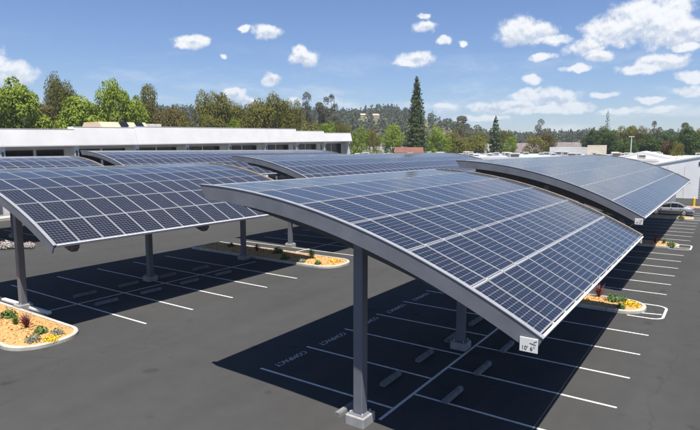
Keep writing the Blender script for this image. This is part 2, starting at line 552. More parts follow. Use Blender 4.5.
class MB:
    def __init__(s):
        s.v, s.f, s.m = [], [], []

    def box(s, x0, x1, y0, y1, z0, z1, mi=0):
        n = len(s.v)
        s.v += [(x0, y0, z0), (x1, y0, z0), (x1, y1, z0), (x0, y1, z0), (x0, y0, z1), (x1, y0, z1), (x1, y1, z1), (x0, y1, z1)]
        for q in ((0, 3, 2, 1), (4, 5, 6, 7), (0, 1, 5, 4), (1, 2, 6, 5), (2, 3, 7, 6), (3, 0, 4, 7)):
            s.f.append(tuple(n + i for i in q))
            s.m.append(mi)
        return s

    def bbox(s, x0, x1, y0, y1, z0, z1, b=0.02, mi=0):      # box with chamfered edges
        bm = bmesh.new()
        bmesh.ops.create_cube(bm, size=1)
        for v in bm.verts:
            v.co = ((x0 + x1) / 2 + v.co.x * (x1 - x0), (y0 + y1) / 2 + v.co.y * (y1 - y0), (z0 + z1) / 2 + v.co.z * (z1 - z0))
        bmesh.ops.bevel(bm, geom=bm.edges[:], offset=b, segments=1, affect='EDGES')
        n = len(s.v)
        bm.verts.index_update()
        s.v += [tuple(v.co) for v in bm.verts]
        for f in bm.faces:
            s.f.append(tuple(n + v.index for v in f.verts))
            s.m.append(mi)
        bm.free()
        return s

    def prism(s, pts, y0, y1, mi=0, axis='y'):              # closed outline (x,z) pushed along y
        n = len(s.v)
        k = len(pts)
        for yy in (y0, y1):
            for (a, b) in pts:
                s.v.append((a, yy, b) if axis == 'y' else ((yy, a, b) if axis == 'x' else (a, b, yy)))
        s.f.append(tuple(n + i for i in range(k)))
        s.f.append(tuple(n + k + i for i in reversed(range(k))))
        s.m += [mi, mi]
        for i in range(k):
            j = (i + 1) % k
            s.f.append((n + i, n + k + i, n + k + j, n + j))
            s.m.append(mi)
        return s

    def quad(s, a, b, c, d, mi=0):
        n = len(s.v)
        s.v += [a, b, c, d]
        s.f.append((n, n + 1, n + 2, n + 3))
        s.m.append(mi)
        return s

    def tube(s, p0, p1, r0, r1, k=10, mi=0, cap=True):
        p0, p1 = Vector(p0), Vector(p1)
        d = (p1 - p0).normalized()
        a = d.orthogonal().normalized()
        b = d.cross(a)
        n = len(s.v)
        for p, r in ((p0, r0), (p1, r1)):
            for i in range(k):
                t = 2 * math.pi * i / k
                s.v.append(tuple(p + (a * math.cos(t) + b * math.sin(t)) * r))
        for i in range(k):
            j = (i + 1) % k
            s.f.append((n + i, n + j, n + k + j, n + k + i))
            s.m.append(mi)
        if cap:
            s.f.append(tuple(n + i for i in reversed(range(k))))
            s.f.append(tuple(n + k + i for i in range(k)))
            s.m += [mi, mi]
        return s

    def mesh(s, name, mats, fix=True):
        me = mesh(name, s.v, s.f, mats, s.m)
        if fix:
            bm = bmesh.new()
            bm.from_mesh(me)
            bmesh.ops.recalc_face_normals(bm, faces=bm.faces[:])
            bm.to_mesh(me)
            bm.free()
        return me

    def build(s, name, mats, parent=None, loc=(0, 0, 0), rot=None, fix=True):
        return obj(name, s.mesh(name, mats, fix), parent, loc, rot)


def text_mesh(name, body, size, material, extrude=0.0, align='CENTER'):
    cu = bpy.data.curves.new(name, 'FONT')
    cu.body = body
    cu.size = size
    cu.align_x = align
    cu.align_y = 'CENTER'
    cu.extrude = extrude
    cu.resolution_u = 3
    o = bpy.data.objects.new(name, cu)
    col.objects.link(o)
    dg = bpy.context.evaluated_depsgraph_get()
    me = bpy.data.meshes.new_from_object(o.evaluated_get(dg))
    bpy.data.objects.remove(o)
    bpy.data.curves.remove(cu)
    me.name = name
    me.materials.clear()
    me.materials.append(M_[material])
    return me


# ------------------------------------------------------------------ ground, hills
def sheet(name, x0, x1, y0, y1, z, m, nx=1, ny=1):
    v = [(x0 + (x1 - x0) * i / nx, y0 + (y1 - y0) * j / ny, z) for j in range(ny + 1) for i in range(nx + 1)]
    f = [(j * (nx + 1) + i, j * (nx + 1) + i + 1, (j + 1) * (nx + 1) + i + 1, (j + 1) * (nx + 1) + i) for j in range(ny) for i in range(nx)]
    return obj(name, mesh(name, v, f, m))


tag(sheet('ground', -9000, 9000, -9000, 9000, -0.03, 'ground'), kind='structure')
lot = tag(sheet('parking_lot', -68.5, 26, -14, 128, 0.0, 'asphalt'), kind='structure')

RIDGE = [(-60, 120), (0, 116), (60, 114), (110, 112), (160, 112), (200, 112), (250, 115), (300, 116), (340, 112), (370, 112), (390, 112), (402, 115),
         (430, 121), (452, 124), (470, 129), (490, 133), (520, 136), (560, 136), (620, 136), (700, 137), (780, 138)]


def ridge_y(px):
    for (a, ya), (b, yb) in zip(RIDGE, RIDGE[1:]):
        if a <= px <= b:
            return ya + (yb - ya) * (px - a) / (b - a)
    return RIDGE[0][1] if px < RIDGE[0][0] else RIDGE[-1][1]


R0, R1, RB = 330.0, 780.0, 1500.0


def ss(t):
    t = min(1, max(0, t))
    return t * t * (3 - 2 * t)


def hill_h(px, r):
    top = height_at(ridge_y(px) + 5, R1, px)
    nz = math.sin(px * 0.045 + r * 0.011) * 3.0 + math.sin(px * 0.11 - r * 0.02) * 1.6
    return max(-0.02, top * ss((r - R0) / (R1 - R0)) * (1 - 0.6 * ss((r - R1) / (RB - R1))) + nz * ss((r - R0) / 200))


def build_hill():
    pxs = [-60 + 8 * i for i in range(106)]
    rs = [R0 - 10 + 30 * i for i in range(26)] + [1200, 1500]
    v, f = [], []
    for r in rs:
        for px in pxs:
            p = far(px, r)
            v.append((p.x, p.y, hill_h(px, r) if r < 1500 else -1))
    n = len(pxs)
    for j in range(len(rs) - 1):
        for i in range(n - 1):
            f.append((j * n + i, j * n + i + 1, (j + 1) * n + i + 1, (j + 1) * n + i))
    me = mesh('hills', v, f, 'hill', smooth=True)
    bm = bmesh.new()
    bm.from_mesh(me)
    bmesh.ops.recalc_face_normals(bm, faces=bm.faces[:])
    bm.to_mesh(me)
    bm.free()
    tag(obj('hills', me), kind='structure')


build_hill()


# ------------------------------------------------------------------ foliage
def leaves(rs, pts, nrm, size, aspect=1.0):
    """one quad per point, facing roughly along nrm"""
    n = len(pts)
    nr = nrm + rs.normal(0, 0.55, (n, 3))
    nr /= np.linalg.norm(nr, axis=1)[:, None] + 1e-9
    t = rs.normal(0, 1, (n, 3))
    t -= nr * (t * nr).sum(1)[:, None]
    t /= np.linalg.norm(t, axis=1)[:, None] + 1e-9
    b = np.cross(nr, t)
    s = (size * rs.uniform(0.55, 1.45, n))[:, None]
    a = t * s * aspect
    b = b * s
    k = rs.uniform(0.4, 1.0, (n, 4, 1))
    v = np.stack([pts - a * k[:, 0], pts - b * k[:, 1], pts + a * k[:, 2], pts + b * k[:, 3]], 1).reshape(-1, 3)
    return v


def leaf_mesh(name, v, material):
    n = len(v) // 4
    me = bpy.data.meshes.new(name)
    me.vertices.add(len(v))
    me.vertices.foreach_set('co', v.astype(np.float32).ravel())
    me.loops.add(4 * n)
    me.loops.foreach_set('vertex_index', np.arange(4 * n, dtype=np.int32))
    me.polygons.add(n)
    me.polygons.foreach_set('loop_start', np.arange(0, 4 * n, 4, dtype=np.int32))
    me.polygons.foreach_set('loop_total', np.full(n, 4, dtype=np.int32))
    me.materials.append(M_[material])
    me.update()
    return me


def clump_points(rs, clumps, n):
    c = np.array(clumps)
    w = c[:, 3] * c[:, 4] + c[:, 4] * c[:, 5] + c[:, 3] * c[:, 5]
    idx = rs.choice(len(c), n, p=w / w.sum())
    d = rs.normal(0, 1, (n, 3))
    d /= np.linalg.norm(d, axis=1)[:, None]
    flip = (d[:, 2] < -0.3) & (rs.uniform(0, 1, n) < 0.6)
    d[flip, 2] *= -1
    r = rs.uniform(0.70, 1.06, n)[:, None]
    rad = c[idx, 3:6]
    return c[idx, :3] + d * rad * r, d


def trunk_mesh(name, rs, h, r, limbs, bend=0.02):
    mb = MB()
    p = Vector((0, 0, -0.3))
    k = 6
    pts = [p]
    for i in range(1, k + 1):
        p = Vector((rs.normal(0, bend) * h, rs.normal(0, bend) * h, h * i / k))
        pts.append(p)
    for i in range(k):
        mb.tube(pts[i], pts[i + 1], r * (1 - 0.75 * i / k) * (1.35 if i == 0 else 1), r * (1 - 0.75 * (i + 1) / k), 8, cap=False)
    for (x, y, z, f) in limbs:
        q = pts[min(k - 1, max(1, int(f * k)))]
        q2 = Vector((x, y, z))
        mid = q.lerp(q2, 0.5) + Vector((0, 0, 0.04 * h))
        mb.tube(q, mid, r * 0.38, r * 0.24, 6, cap=False)
        mb.tube(mid, q2, r * 0.24, r * 0.07, 6, cap=False)
    return mb.mesh(name, 'bark', fix=False)


def broad_tree(seed, n, leaf, material, low=0.12, nclump=34, cr=(0.20, 0.34), spread=1.0, gap=1.0):
    """unit tree: height 1, crown half width 0.5"""
    rs = np.random.RandomState(seed)
    cl = []
    zc, zr = (1 + low) / 2, (1 - low) / 2
    for i in range(nclump):
        d = rs.normal(0, 1, 3)
        d /= np.linalg.norm(d)
        k = rs.uniform(0.45, 0.82) * gap
        r = rs.uniform(*cr)
        w = 0.5 * spread * (0.96 - 0.16 * d[2])
        cl.append((d[0] * w * k, d[1] * w * k, zc + d[2] * zr * k * 0.92, r * 0.5, r * 0.5, r * 0.5 * rs.uniform(0.6, 0.95)))
    cl.append((0, 0, zc, 0.22, 0.22, zr * 0.55))
    p, d = clump_points(rs, cl, n)
    zt = np.percentile(p[:, 2], 99.8)
    wd = np.percentile(np.hypot(p[:, 0], p[:, 1]), 97)
    fxy, fz = 0.5 / wd, 1.0 / zt
    p *= np.array([fxy, fxy, fz])
    p[:, 2] = np.clip(p[:, 2], 0.03, 1.02)
    limbs = [(c[0] * 0.8 * fxy, c[1] * 0.8 * fxy, c[2] * 0.9, rs.uniform(0.3, 0.7)) for c in cl[:12]]
    return (leaf_mesh('crown', leaves(rs, p, d + np.array([0, 0, 0.9]), leaf), material),
            trunk_mesh('trunk', rs, 0.8, 0.035, limbs))


def euc_tree(seed, n, leaf, material):
    rs = np.random.RandomState(seed)
    cl = []
    for i in range(17):
        z = rs.uniform(0.30, 0.97)
        w = 0.42 * (1 - abs(z - 0.6) * 1.1)
        a = rs.uniform(0, 6.283)
        k = rs.uniform(0.25, 1.0) * w
        r = rs.uniform(0.07, 0.14)
        cl.append((math.cos(a) * k, math.sin(a) * k, z, r * 1.1, r * 1.1, r * 0.62))
    p, d = clump_points(rs, cl, n)
    limbs = [(c[0], c[1], c[2], max(0.15, min(0.8, c[2] - 0.25))) for c in cl]
    return (leaf_mesh('crown', leaves(rs, p, d + np.array([0, 0, 0.4]), leaf), material), trunk_mesh('trunk', rs, 0.92, 0.022, limbs, 0.012))


def conifer(seed, levels, per, leaf, material, width=0.5, power=0.9, low=0.06, droop=0.25, sparse=1.0, leafn=26):
    rs = np.random.RandomState(seed)
    P, D = [], []
    for i in range(levels):
        t = i / (levels - 1)
        z = low + (0.985 - low) * t
        ln = width * (1 - t) ** power * rs.uniform(0.82, 1.08) + 0.008
        k = max(4, int(per * (1 - 0.55 * t)))
        for j in range(k):
            a = 6.283 * (j + rs.uniform(-0.35, 0.35)) / k + i * 0.7
            l2 = ln * rs.uniform(0.5, 1.15) * (1 if rs.uniform() < 0.93 else 1.2)
            m = max(3, int(leafn * (l2 / width + 0.12) * sparse))
            s = rs.uniform(0.12, 1, m) ** 0.7
            lat = rs.normal(0, 0.055, m) * (1.15 - s) * (0.3 + l2 / width)
            x = np.cos(a) * l2 * s - np.sin(a) * lat
            y = np.sin(a) * l2 * s + np.cos(a) * lat
            zz = z - droop * l2 * s + 0.10 * l2 * s ** 3 + rs.normal(0, 0.006, m)
            P.append(np.stack([x, y, zz], 1))
            D.append(np.tile(np.array([math.cos(a) * 0.6, math.sin(a) * 0.6, 0.9]), (m, 1)))
    P, D = np.concatenate(P), np.concatenate(D)
    limbs = []
    mb = MB()
    mb.tube((0, 0, -0.02), (0, 0, 0.5), 0.018, 0.010, 8, cap=False)
    mb.tube((0, 0, 0.5), (0, 0, 0.99), 0.010, 0.001, 8, cap=False)
    return leaf_mesh('crown', leaves(rs, P, D, leaf, 1.5), material), mb.mesh('trunk', 'bark', fix=False)


TREES = {}


def variant(kind, i):
    key = (kind, i)
    if key in TREES:
        return TREES[key]
    s = 100 + i * 17 + sum(map(ord, kind))
    if kind in ('green', 'lime', 'dark'):
        t = broad_tree(s, 12000 if kind != 'lime' else 7000, 0.0195, 'leaf_' + kind, nclump=40, cr=(0.16, 0.30))
    elif kind in ('olive', 'brown', 'rust'):
        t = broad_tree(s, 13000, 0.0175, 'leaf_' + kind, low=0.2, nclump=26, cr=(0.26, 0.42))
    elif kind == 'yellow':
        t = broad_tree(s, 3500, 0.022, 'leaf_yellow', low=0.02, nclump=26, cr=(0.22, 0.34))
    elif kind == 'tallolive':
        t = broad_tree(s, 12000, 0.0165, 'leaf_olive', low=0.42, nclump=34, cr=(0.26, 0.38), gap=0.85)
    elif kind == 'euc':
        t = euc_tree(s, 5500, 0.0125, 'leaf_euc')
    elif kind == 'conifer':
        t = conifer(s, 56, 17, 0.0085, 'needle', width=0.25, power=0.8, low=0.05, leafn=55)
    elif kind == 'conifer_wide':
        t = conifer(s, 28, 13, 0.017, 'needle', width=0.32, power=0.7, low=0.08, leafn=34)
    elif kind == 'spire':
        t = conifer(s, 24, 7, 0.010, 'needle', width=0.17, power=0.6, low=0.30, droop=0.1, sparse=0.55)
    TREES[key] = t
    return t


def tree(px, top, hw, dist, kind, var, label, name, group=None):
    h = height_at(top, dist, px)
    w = hw * 2.2 * depth_of(px, dist) / FPX
    p = far(px, dist)
    crown, trunk = variant(kind, var)
    o = thing(name, label, 'tree', (p.x, p.y, -0.05), group=group)
    wx = {'conifer': w / 0.47, 'conifer_wide': w / 0.56, 'spire': w / 0.34, 'euc': w / 0.84}.get(kind, w)
    rz = (px * 7.13) % 6.28
    c = obj('crown', crown, o, rot=(0, 0, rz))
    c.scale = (wx, wx, h)
    t = obj('trunk', trunk, o, rot=(0, 0, rz))
    t.scale = (max(wx, h * 0.6), max(wx, h * 0.6), h)
    return o


TL = [
    # behind the long white building, from the left
    (20, 79, 27, 118, 'green', 0, 'tall bright green leafy tree at far left under the cumulus cloud', 'leafy_tree'),
    (-10, 88, 22, 114, 'green', 1, 'bright green leafy tree cut by the left edge of the picture', 'leafy_tree'),
    (47, 102, 15, 136, 'brown', 0, 'brownish low tree between the two leftmost green trees', 'brown_tree'),
    (63, 76, 14, 150, 'tallolive', 0, 'tall dark olive tree with rounded crown rising above the green trees at left', 'olive_tree'),
    (79, 97, 25, 116, 'green', 2, 'wide bright green tree below the tall round-crowned olive tree', 'leafy_tree'),
    (97, 104, 14, 140, 'olive', 1, 'olive tree peeping out between two bright green trees', 'olive_tree'),
    (118, 82, 17, 117, 'green', 1, 'tall pointed bright green tree above the tan roof block', 'leafy_tree'),
    (137, 97, 15, 120, 'green', 0, 'lower bright green tree right of the pointed green tree', 'leafy_tree'),
    (148, 86, 14, 152, 'olive', 0, 'dark olive round tree behind the lower bright green tree', 'olive_tree'),
    (172, 106, 19, 150, 'brown', 1, 'low brown dome-shaped tree left of the far blue conifer ridge', 'brown_tree'),
    (184, 117, 12, 128, 'yellow', 0, 'yellow-green bush above the roof in front of the brown dome-shaped tree', 'bush'),
    (214, 92, 17, 150, 'olive', 1, 'large olive oak in the middle of the treeline behind the white building', 'olive_tree'),
    (232, 102, 15, 152, 'olive', 2, 'olive tree just right of the large olive oak', 'olive_tree'),
    (206, 116, 14, 138, 'olive', 0, 'low olive tree in front of the large olive oak', 'olive_tree'),
    (232, 119, 9, 128, 'lime', 1, 'small pale green bush over the middle of the white roof', 'bush'),
    (250, 104, 15, 148, 'olive', 0, 'olive brown tree between two round clouds and the dense oak', 'olive_tree'),
    (270, 95, 17, 150, 'olive', 2, 'dense golden olive oak right of the small white clouds', 'olive_tree'),
    (291, 101, 12, 150, 'olive', 1, 'golden olive tree at the right end of the dense oaks', 'olive_tree'),
    (303, 96, 12, 175, 'euc', 0, 'sparse grey-green gum tree with gaps of sky, left of a similar pair', 'gum_tree'),
    (319, 102, 12, 178, 'euc', 1, 'grey-green gum tree, lower one between two taller gum trees', 'gum_tree'),
    (334, 95, 13, 176, 'euc', 2, 'tall grey-green gum tree above the right end of the white building', 'gum_tree'),
    (309, 121, 13, 140, 'yellow', 1, 'yellow-olive bush over the stepped end of the white roof', 'bush'),
    (325, 122, 10, 136, 'lime', 0, 'pale green bush over the stepped end of the white roof', 'bush'),
    (343, 124, 9, 150, 'olive', 1, 'low olive bush behind the end wall of the white building', 'bush'),
    (358, 127, 11, 160, 'lime', 1, 'round bright green tree just past the end of the white building', 'round_tree'),
    (373, 128, 9, 162, 'yellow', 0, 'round yellowish green tree second past the end of the white building', 'round_tree'),
    (393, 124, 11, 190, 'lime', 0, 'round bright green tree left of the tall conifer', 'round_tree'),
    (416, 78, 15.5, 165, 'conifer', 0, 'very tall dark conifer standing alone above the rooftops', 'tall_conifer'),
    (437, 126, 13, 185, 'lime', 1, 'round bright green tree right of the tall conifer', 'round_tree'),
    (452, 130, 10, 210, 'yellow', 1, 'yellow-green tree between the round green tree and the grey gum', 'round_tree'),
    (463, 115, 15, 220, 'euc', 1, 'sparse brownish gum tree below the bare hillside', 'gum_tree'),
    (470, 136, 18, 190, 'olive', 2, 'low olive bushes clump under the sparse brownish gum', 'bush'),
    (482, 132, 11, 240, 'olive', 0, 'olive tree left of the smaller dark conifer', 'olive_tree'),
    (495, 116, 9.5, 195, 'conifer_wide', 0, 'smaller dark conifer between hillside and clouds, right of the tall one', 'conifer'),
    (510, 136, 7, 200, 'lime', 0, 'small bright green tree right of the smaller dark conifer', 'round_tree'),
    (505, 131, 8, 260, 'olive', 1, 'olive tree behind the smaller dark conifer', 'olive_tree'),
    (540, 121, 9, 250, 'euc', 0, 'feathery gum tree above the brown roofed houses', 'gum_tree'),
    (535, 135, 11, 205, 'yellow', 1, 'yellow-green round tree in front of the brown roofed houses', 'round_tree'),
    (548, 132, 7, 230, 'brown', 0, 'brownish tree beside the feathery gum tree', 'brown_tree'),
    (592, 130, 9, 230, 'dark', 1, 'dark green tree left of the thin spire tree', 'dark_tree'),
    (606, 111, 4.5, 240, 'spire', 0, 'thin spire-like conifer sticking out of the right treeline', 'spire_tree'),
    (607, 127, 12, 215, 'dark', 0, 'dense dark green tree at the foot of the thin spire tree', 'dark_tree'),
    (626, 126, 12, 240, 'olive', 1, 'brown-olive tree right of the thin spire tree', 'olive_tree'),
    (641, 127, 10, 235, 'brown', 1, 'brownish tree between the spire tree and the tall tufted gum', 'brown_tree'),
    (653, 121, 9, 230, 'euc', 2, 'tall tufted gum tree in the right treeline', 'gum_tree'),
    (648, 134, 12, 205, 'dark', 1, 'dark green tree below the tall tufted gum', 'dark_tree'),
    (662, 131, 9, 250, 'dark', 0, 'dark green tree left of the rust brown tree', 'dark_tree'),
    (669, 136, 10, 205, 'rust', 0, 'rust brown tree in front of the right treeline', 'rust_tree'),
    (681, 122, 9, 225, 'euc', 1, 'tall gum tree behind the dark green trees near the right edge', 'gum_tree'),
    (688, 127, 13, 200, 'dark', 1, 'large dark green tree near the right edge', 'dark_tree'),
    (704, 129, 13, 205, 'olive', 0, 'olive tree cut by the right edge of the picture', 'olive_tree'),
    (628, 138, 9, 190, 'dark', 0, 'low dark tree behind the pale pole on the right', 'dark_tree'),
    (677, 141, 7, 180, 'yellow', 0, 'low yellow-green bush between rust brown and dark green trees', 'bush'),
]
for row in TL:
    tree(*row)


def far_forest():
    """the wooded ridge: far-off trees that read as one mass"""
    rs = np.random.RandomState(5)
    P, D, S = [], [], []
    for i in range(5200):
        px = rs.uniform(-55, 775)
        r = R0 + 20 + (R1 - R0 + 120) * rs.uniform(0, 1) ** 0.8
        # bare straw-coloured slope and clearings stay open
        if 425 < px < 478 and 430 < r < 820 and rs.uniform() < 0.55:
            continue
        if (358.5 < px < 367.5 or 371.5 < px < 380.5) and 585 < r < 705:
            continue
        g = far(px, r)
        z = hill_h(px, r)
        h = rs.uniform(7, 13) if px < 480 else rs.uniform(6, 11)
        con = rs.uniform() < (0.6 if 120 < px < 420 else 0.35)
        m = 52
        t = rs.uniform(0, 1, m)
        if con:
            h *= 1.15
            rad = h * 0.19 * (1 - t) + 0.3
        else:
            rad = h * 0.34 * np.sqrt(np.clip(1 - (2 * t - 0.9) ** 2, 0.05, 1))
        a = rs.uniform(0, 6.283, m)
        q = np.stack([g.x + np.cos(a) * rad, g.y + np.sin(a) * rad, z + h * (0.08 + 0.92 * t)], 1)
        q += rs.normal(0, h * 0.02, q.shape)
        P.append(q)
        D.append(np.stack([np.cos(a), np.sin(a), np.full(m, 0.9)], 1))
        S.append(np.full(m, h * (0.080 if con else 0.125)))
    P, D, S = map(np.concatenate, (P, D, S))
    v = leaves(rs, P, D, S)
    tag(obj('far_forest', leaf_mesh('far_forest', v, 'needle_far')), 'dark bluish wooded ridge behind all the buildings', 'forest', kind='stuff')


far_forest()

# ------------------------------------------------------------------ long white building on the left
def white_building():
    XB = -66.0
    o = thing('office_building', 'long low white building with deep white roof band and columns behind the canopies', 'building', (XB, 20, 0))
    o.rotation_euler = (math.atan(0.019), 0, 0)
    BAY, Y0 = 8.42, 0.7           # first column in view, from the pivot at y = 20
    ya, yb = Y0 - 2 * BAY + 0.0, Y0 + 9 * BAY + 0.8

    def zc(y):
        return 7.65
    # recessed main wall
    MB().box(-14, -1.7, ya, yb, -2.0, 8.9).build('wall', ['stucco'], o)
    # roof slab
    MB().box(-16.0, -1.72, ya, yb, 9.05, 9.25).build('roof', ['membrane2'], o)
    # white roof band in panels that step a little
    segs = [(ya, Y0 + 2 * BAY, 9.62), (Y0 + 2 * BAY, Y0 + 3 * BAY, 9.92), (Y0 + 3 * BAY, Y0 + 7 * BAY, 10.05), (Y0 + 7 * BAY, Y0 + 8 * BAY, 9.70), (Y0 + 8 * BAY, yb, 9.36)]
    segs = [(a + (b - a) * k / n, a + (b - a) * (k + 1) / n, t) for a, b, t in segs for n in [max(1, round((b - a) / BAY))] for k in range(n)]
    for i, (a, b, t) in enumerate(segs):
        x1 = 0.21 if i % 2 else 0.20
        xt = x1 - (t - zc(0)) * 0.24  # slope added to the band so its face catches more sun
        MB().prism([(-1.66, zc(0)), (x1, zc(0)), (x1, zc(0) + 0.12), (xt, t), (-1.66, t)], a + 0.006, b - 0.006).build('roof_band', ['stucco'], o)
        MB().box(-1.70, xt + 0.03, a + 0.006, b - 0.006, t + 0.002, t + 0.07).build('coping', ['stucco'], o)
    # return wall at the right-hand end
    MB().prism([(-14, -2), (-0.36, -2), (-0.36, 7.64), (-1.71, 7.64), (-1.71, 9.04), (-14, 9.04)], yb - 0.35, yb + 0.02).build('end_wall', ['stucco'], o)
    cm = MB()
    cm.prism([(-0.55, -2), (-0.05, -2), (-0.05, 6.2), (0.05, 7.645), (-0.9, 7.645), (-0.55, 6.6)], -0.28, 0.28)
    cme = cm.mesh('column', ['stucco'])
    lm = MB().box(-0.045, 0.09, -0.10, 0.10, 6.45, 7.1).mesh('wall_lantern', ['rubber'])
    wm = MB().box(-0.06, 0.05, -1.55, 1.55, 4.5, 7.15).mesh('window', ['glass'])
    fmb = MB()
    for a, b, c, d in ((-1.63, -1.552, 4.42, 7.23), (1.552, 1.63, 4.42, 7.23)):
        fmb.box(-0.03, 0.08, a, b, c, d)
    fmb.box(-0.03, 0.08, -1.55, 1.55, 7.152, 7.23).box(-0.03, 0.10, -1.55, 1.55, 4.40, 4.498).box(-0.02, 0.07, -0.03, 0.03, 4.5, 7.15)
    fme = fmb.mesh('window_frame', ['rubber'])
    wlo = MB().box(-0.06, 0.05, -1.55, 1.55, 0.9, 2.9).mesh('window', ['glass'])
    for i in range(-1, 10):
        y = Y0 + i * BAY
        c = obj('column', cme, o, (0, y, 0))
        obj('wall_lantern', lm, c, (0, 0, 0))
        if i < 9:
            for off in (0.29, 0.72):
                wx = obj('window', wm, o, (-1.7, y + BAY * off, 0))
                obj('window_frame', fme, wx)
                obj('window', wlo, o, (-1.7, y + BAY * off, 0))
    # blocks on the roof
    MB().prism([(0, 9.25), (7, 9.25), (5.4, 10.95), (1.6, 10.95)], 0, 7.6).build('roof_block', ['tanroof'], o, (-14, 26.0, 0))
    for yy in (3.0, 5.6):
        MB().prism([(5.50, 10.90), (6.96, 9.36), (7.02, 9.46), (5.56, 10.98)], yy, yy + 1.3).build('skylight', ['glass'], o, (-14, 26.0, 0))
    MB().bbox(-13.5, -9.2, 34.3, 37.0, 9.25, 10.8, 0.03).build('rooftop_unit', ['hvac'], o)
    MB().bbox(-12.5, -7.0, -3.0, 4.5, 9.25, 10.1, 0.03).build('rooftop_unit', ['stucco'], o)
    # low planting strip and walk at the foot
    MB().box(0.6, 2.4, ya, yb, -0.3, 0.14).build('walkway', ['kerb'], o)


white_building()


# ------------------------------------------------------------------ other buildings
def hvac_unit(parent, x, y, z, w=2.2, d=1.6, h=1.2, rot=0.0):
    u = MB().bbox(-w / 2, w / 2, -d / 2, d / 2, 0.12, h, 0.04).build('rooftop_unit', ['hvac'], parent, (x, y, z), (0, 0, rot))
    MB().box(-w / 2 + 0.15, w / 2 - 0.15, -d / 2 - 0.03, -d / 2 - 0.003, 0.3, h - 0.2).build('grille', ['grille'], u)
    MB().box(w / 2 + 0.003, w / 2 + 0.03, -d / 2 + 0.15, d / 2 - 0.15, 0.3, h - 0.2).build('grille', ['grille'], u)
    MB().box(-w / 2 + 0.1, w / 2 - 0.1, -d / 2 + 0.1, d / 2 - 0.1, 0.0, 0.118).build('curb', ['grille'], u)
    return u


def flat_building(label, px, dist, w, d, h, wallm='stucco', roofm='membrane', rot=0.0, units=(), par=0.45, windows=0, name='warehouse', low_slope=0.0):
    p = far(px, dist)
    o = thing(name, label, 'building', (p.x, p.y, 0), rot)
    mb = MB()
    mb.box(-w / 2, w / 2, 0, d, -0.5, h - par)
    mb.build('wall', [wallm], o)
    rf = MB()
    rf.prism([(-w / 2 + 0.25, h - par), (w / 2 - 0.25, h - par), (w / 2 - 0.25, h - par + 0.08), (0, h - par + 0.08 + low_slope), (-w / 2 + 0.25, h - par + 0.08)], 0.25, d - 0.25)
    rf.build('roof', [roofm], o)
    pm = MB()
    pm.box(-w / 2 - 0.02, w / 2 + 0.02, -0.02, 0.25, h - par, h).box(-w / 2 - 0.02, w / 2 + 0.02, d - 0.25, d + 0.02, h - par, h)
    pm.box(-w / 2 - 0.02, -w / 2 + 0.25, 0.25, d - 0.25, h - par, h).box(w / 2 - 0.25, w / 2 + 0.02, 0.25, d - 0.25, h - par, h)
    pm.build('parapet', [wallm], o)
    for (ux, uy, s) in units:
        hvac_unit(o, ux * w, uy * d, h - par + 0.08 + low_slope * (1 - 2 * abs(ux)), 1.7 * s, 1.3 * s, 0.95 * s, (ux * 9) % 0.4)
    for i in range(windows):
        x = -w / 2 + w * (i + 0.5) / windows
        MB().box(-w / windows * 0.3, w / windows * 0.3, -0.05, 0.03, h * 0.35, h * 0.62).build('window', ['glass'], o, (x, 0, 0))
    return o


def gable_building(label, px, dist, w, d, eave, ridge, wallm, roofm, rot=0.0, name='warehouse', windows=0, over=0.5, base=0.0, fitted=False):
    p = far(px, dist)
    o = thing(name, label, 'building', (p.x, p.y, base), rot)
    MB().prism([(0, -0.5), (d, -0.5), (d, eave), (d / 2, ridge), (0, eave)], -w / 2, w / 2, axis='x').build('wall', [wallm], o)
    t = 0.22
    sl = (ridge - eave) / (d / 2)
    for sgn in (0, 1):
        y0, y1 = -over, d / 2
        pts = [(y0, eave - over * sl + 0.01), (y1, ridge + 0.01), (y1, ridge + 0.01 + t), (y0, eave - over * sl + 0.01 + t)]
        if sgn:
            pts = [(d - a, b) for a, b in pts]
        MB().prism(pts, -w / 2 - over, w / 2 + over, axis='x').build('roof', [roofm], o)
    for i in range(windows):
        x = -w / 2 + w * (i + 0.5) / windows
        MB().box(-w / windows * 0.28, w / windows * 0.28, -0.05, 0.03, eave * 0.4, eave * 0.75).build('window', ['glass'], o, (x, 0, 0))
    if fitted:                            # gable end towards the lot: roll-up door, vent, downpipe, cladding joints
        xe = -w / 2
        dr = MB().box(xe - 0.06, xe + 0.02, d * 0.30, d * 0.52, 0, 3.4).build('roll_up_door', ['metalwall'], o)
        for k in range(8):
            MB().box(xe - 0.075, xe - 0.061, d * 0.30, d * 0.52, 0.2 + k * 0.4, 0.23 + k * 0.4).build('slat_line', ['grille'], dr)
        MB().box(xe - 0.05, xe + 0.02, d * 0.46, d * 0.54, eave + 0.15, eave + 0.75).build('vent', ['grille'], o)
        for k in range(1, 6):
            MB().box(xe - 0.012, xe + 0.01, d * k / 6 - 0.02, d * k / 6 + 0.02, 3.5 if 0.28 < k / 6 < 0.54 else 0.0, eave - 0.05).build('cladding_joint', ['metalwall'], o)
        MB().box(xe - 0.10, xe - 0.01, d - 0.25, d - 0.15, 0, eave - 0.1).build('downpipe', ['metalwall'], o)
    return o


rnd = random.Random(4)


def units(n, seed):
    r = random.Random(seed)
    return [(r.uniform(-0.46, 0.46), r.uniform(0.04, 0.9), r.uniform(0.75, 1.25)) for _ in range(n)]


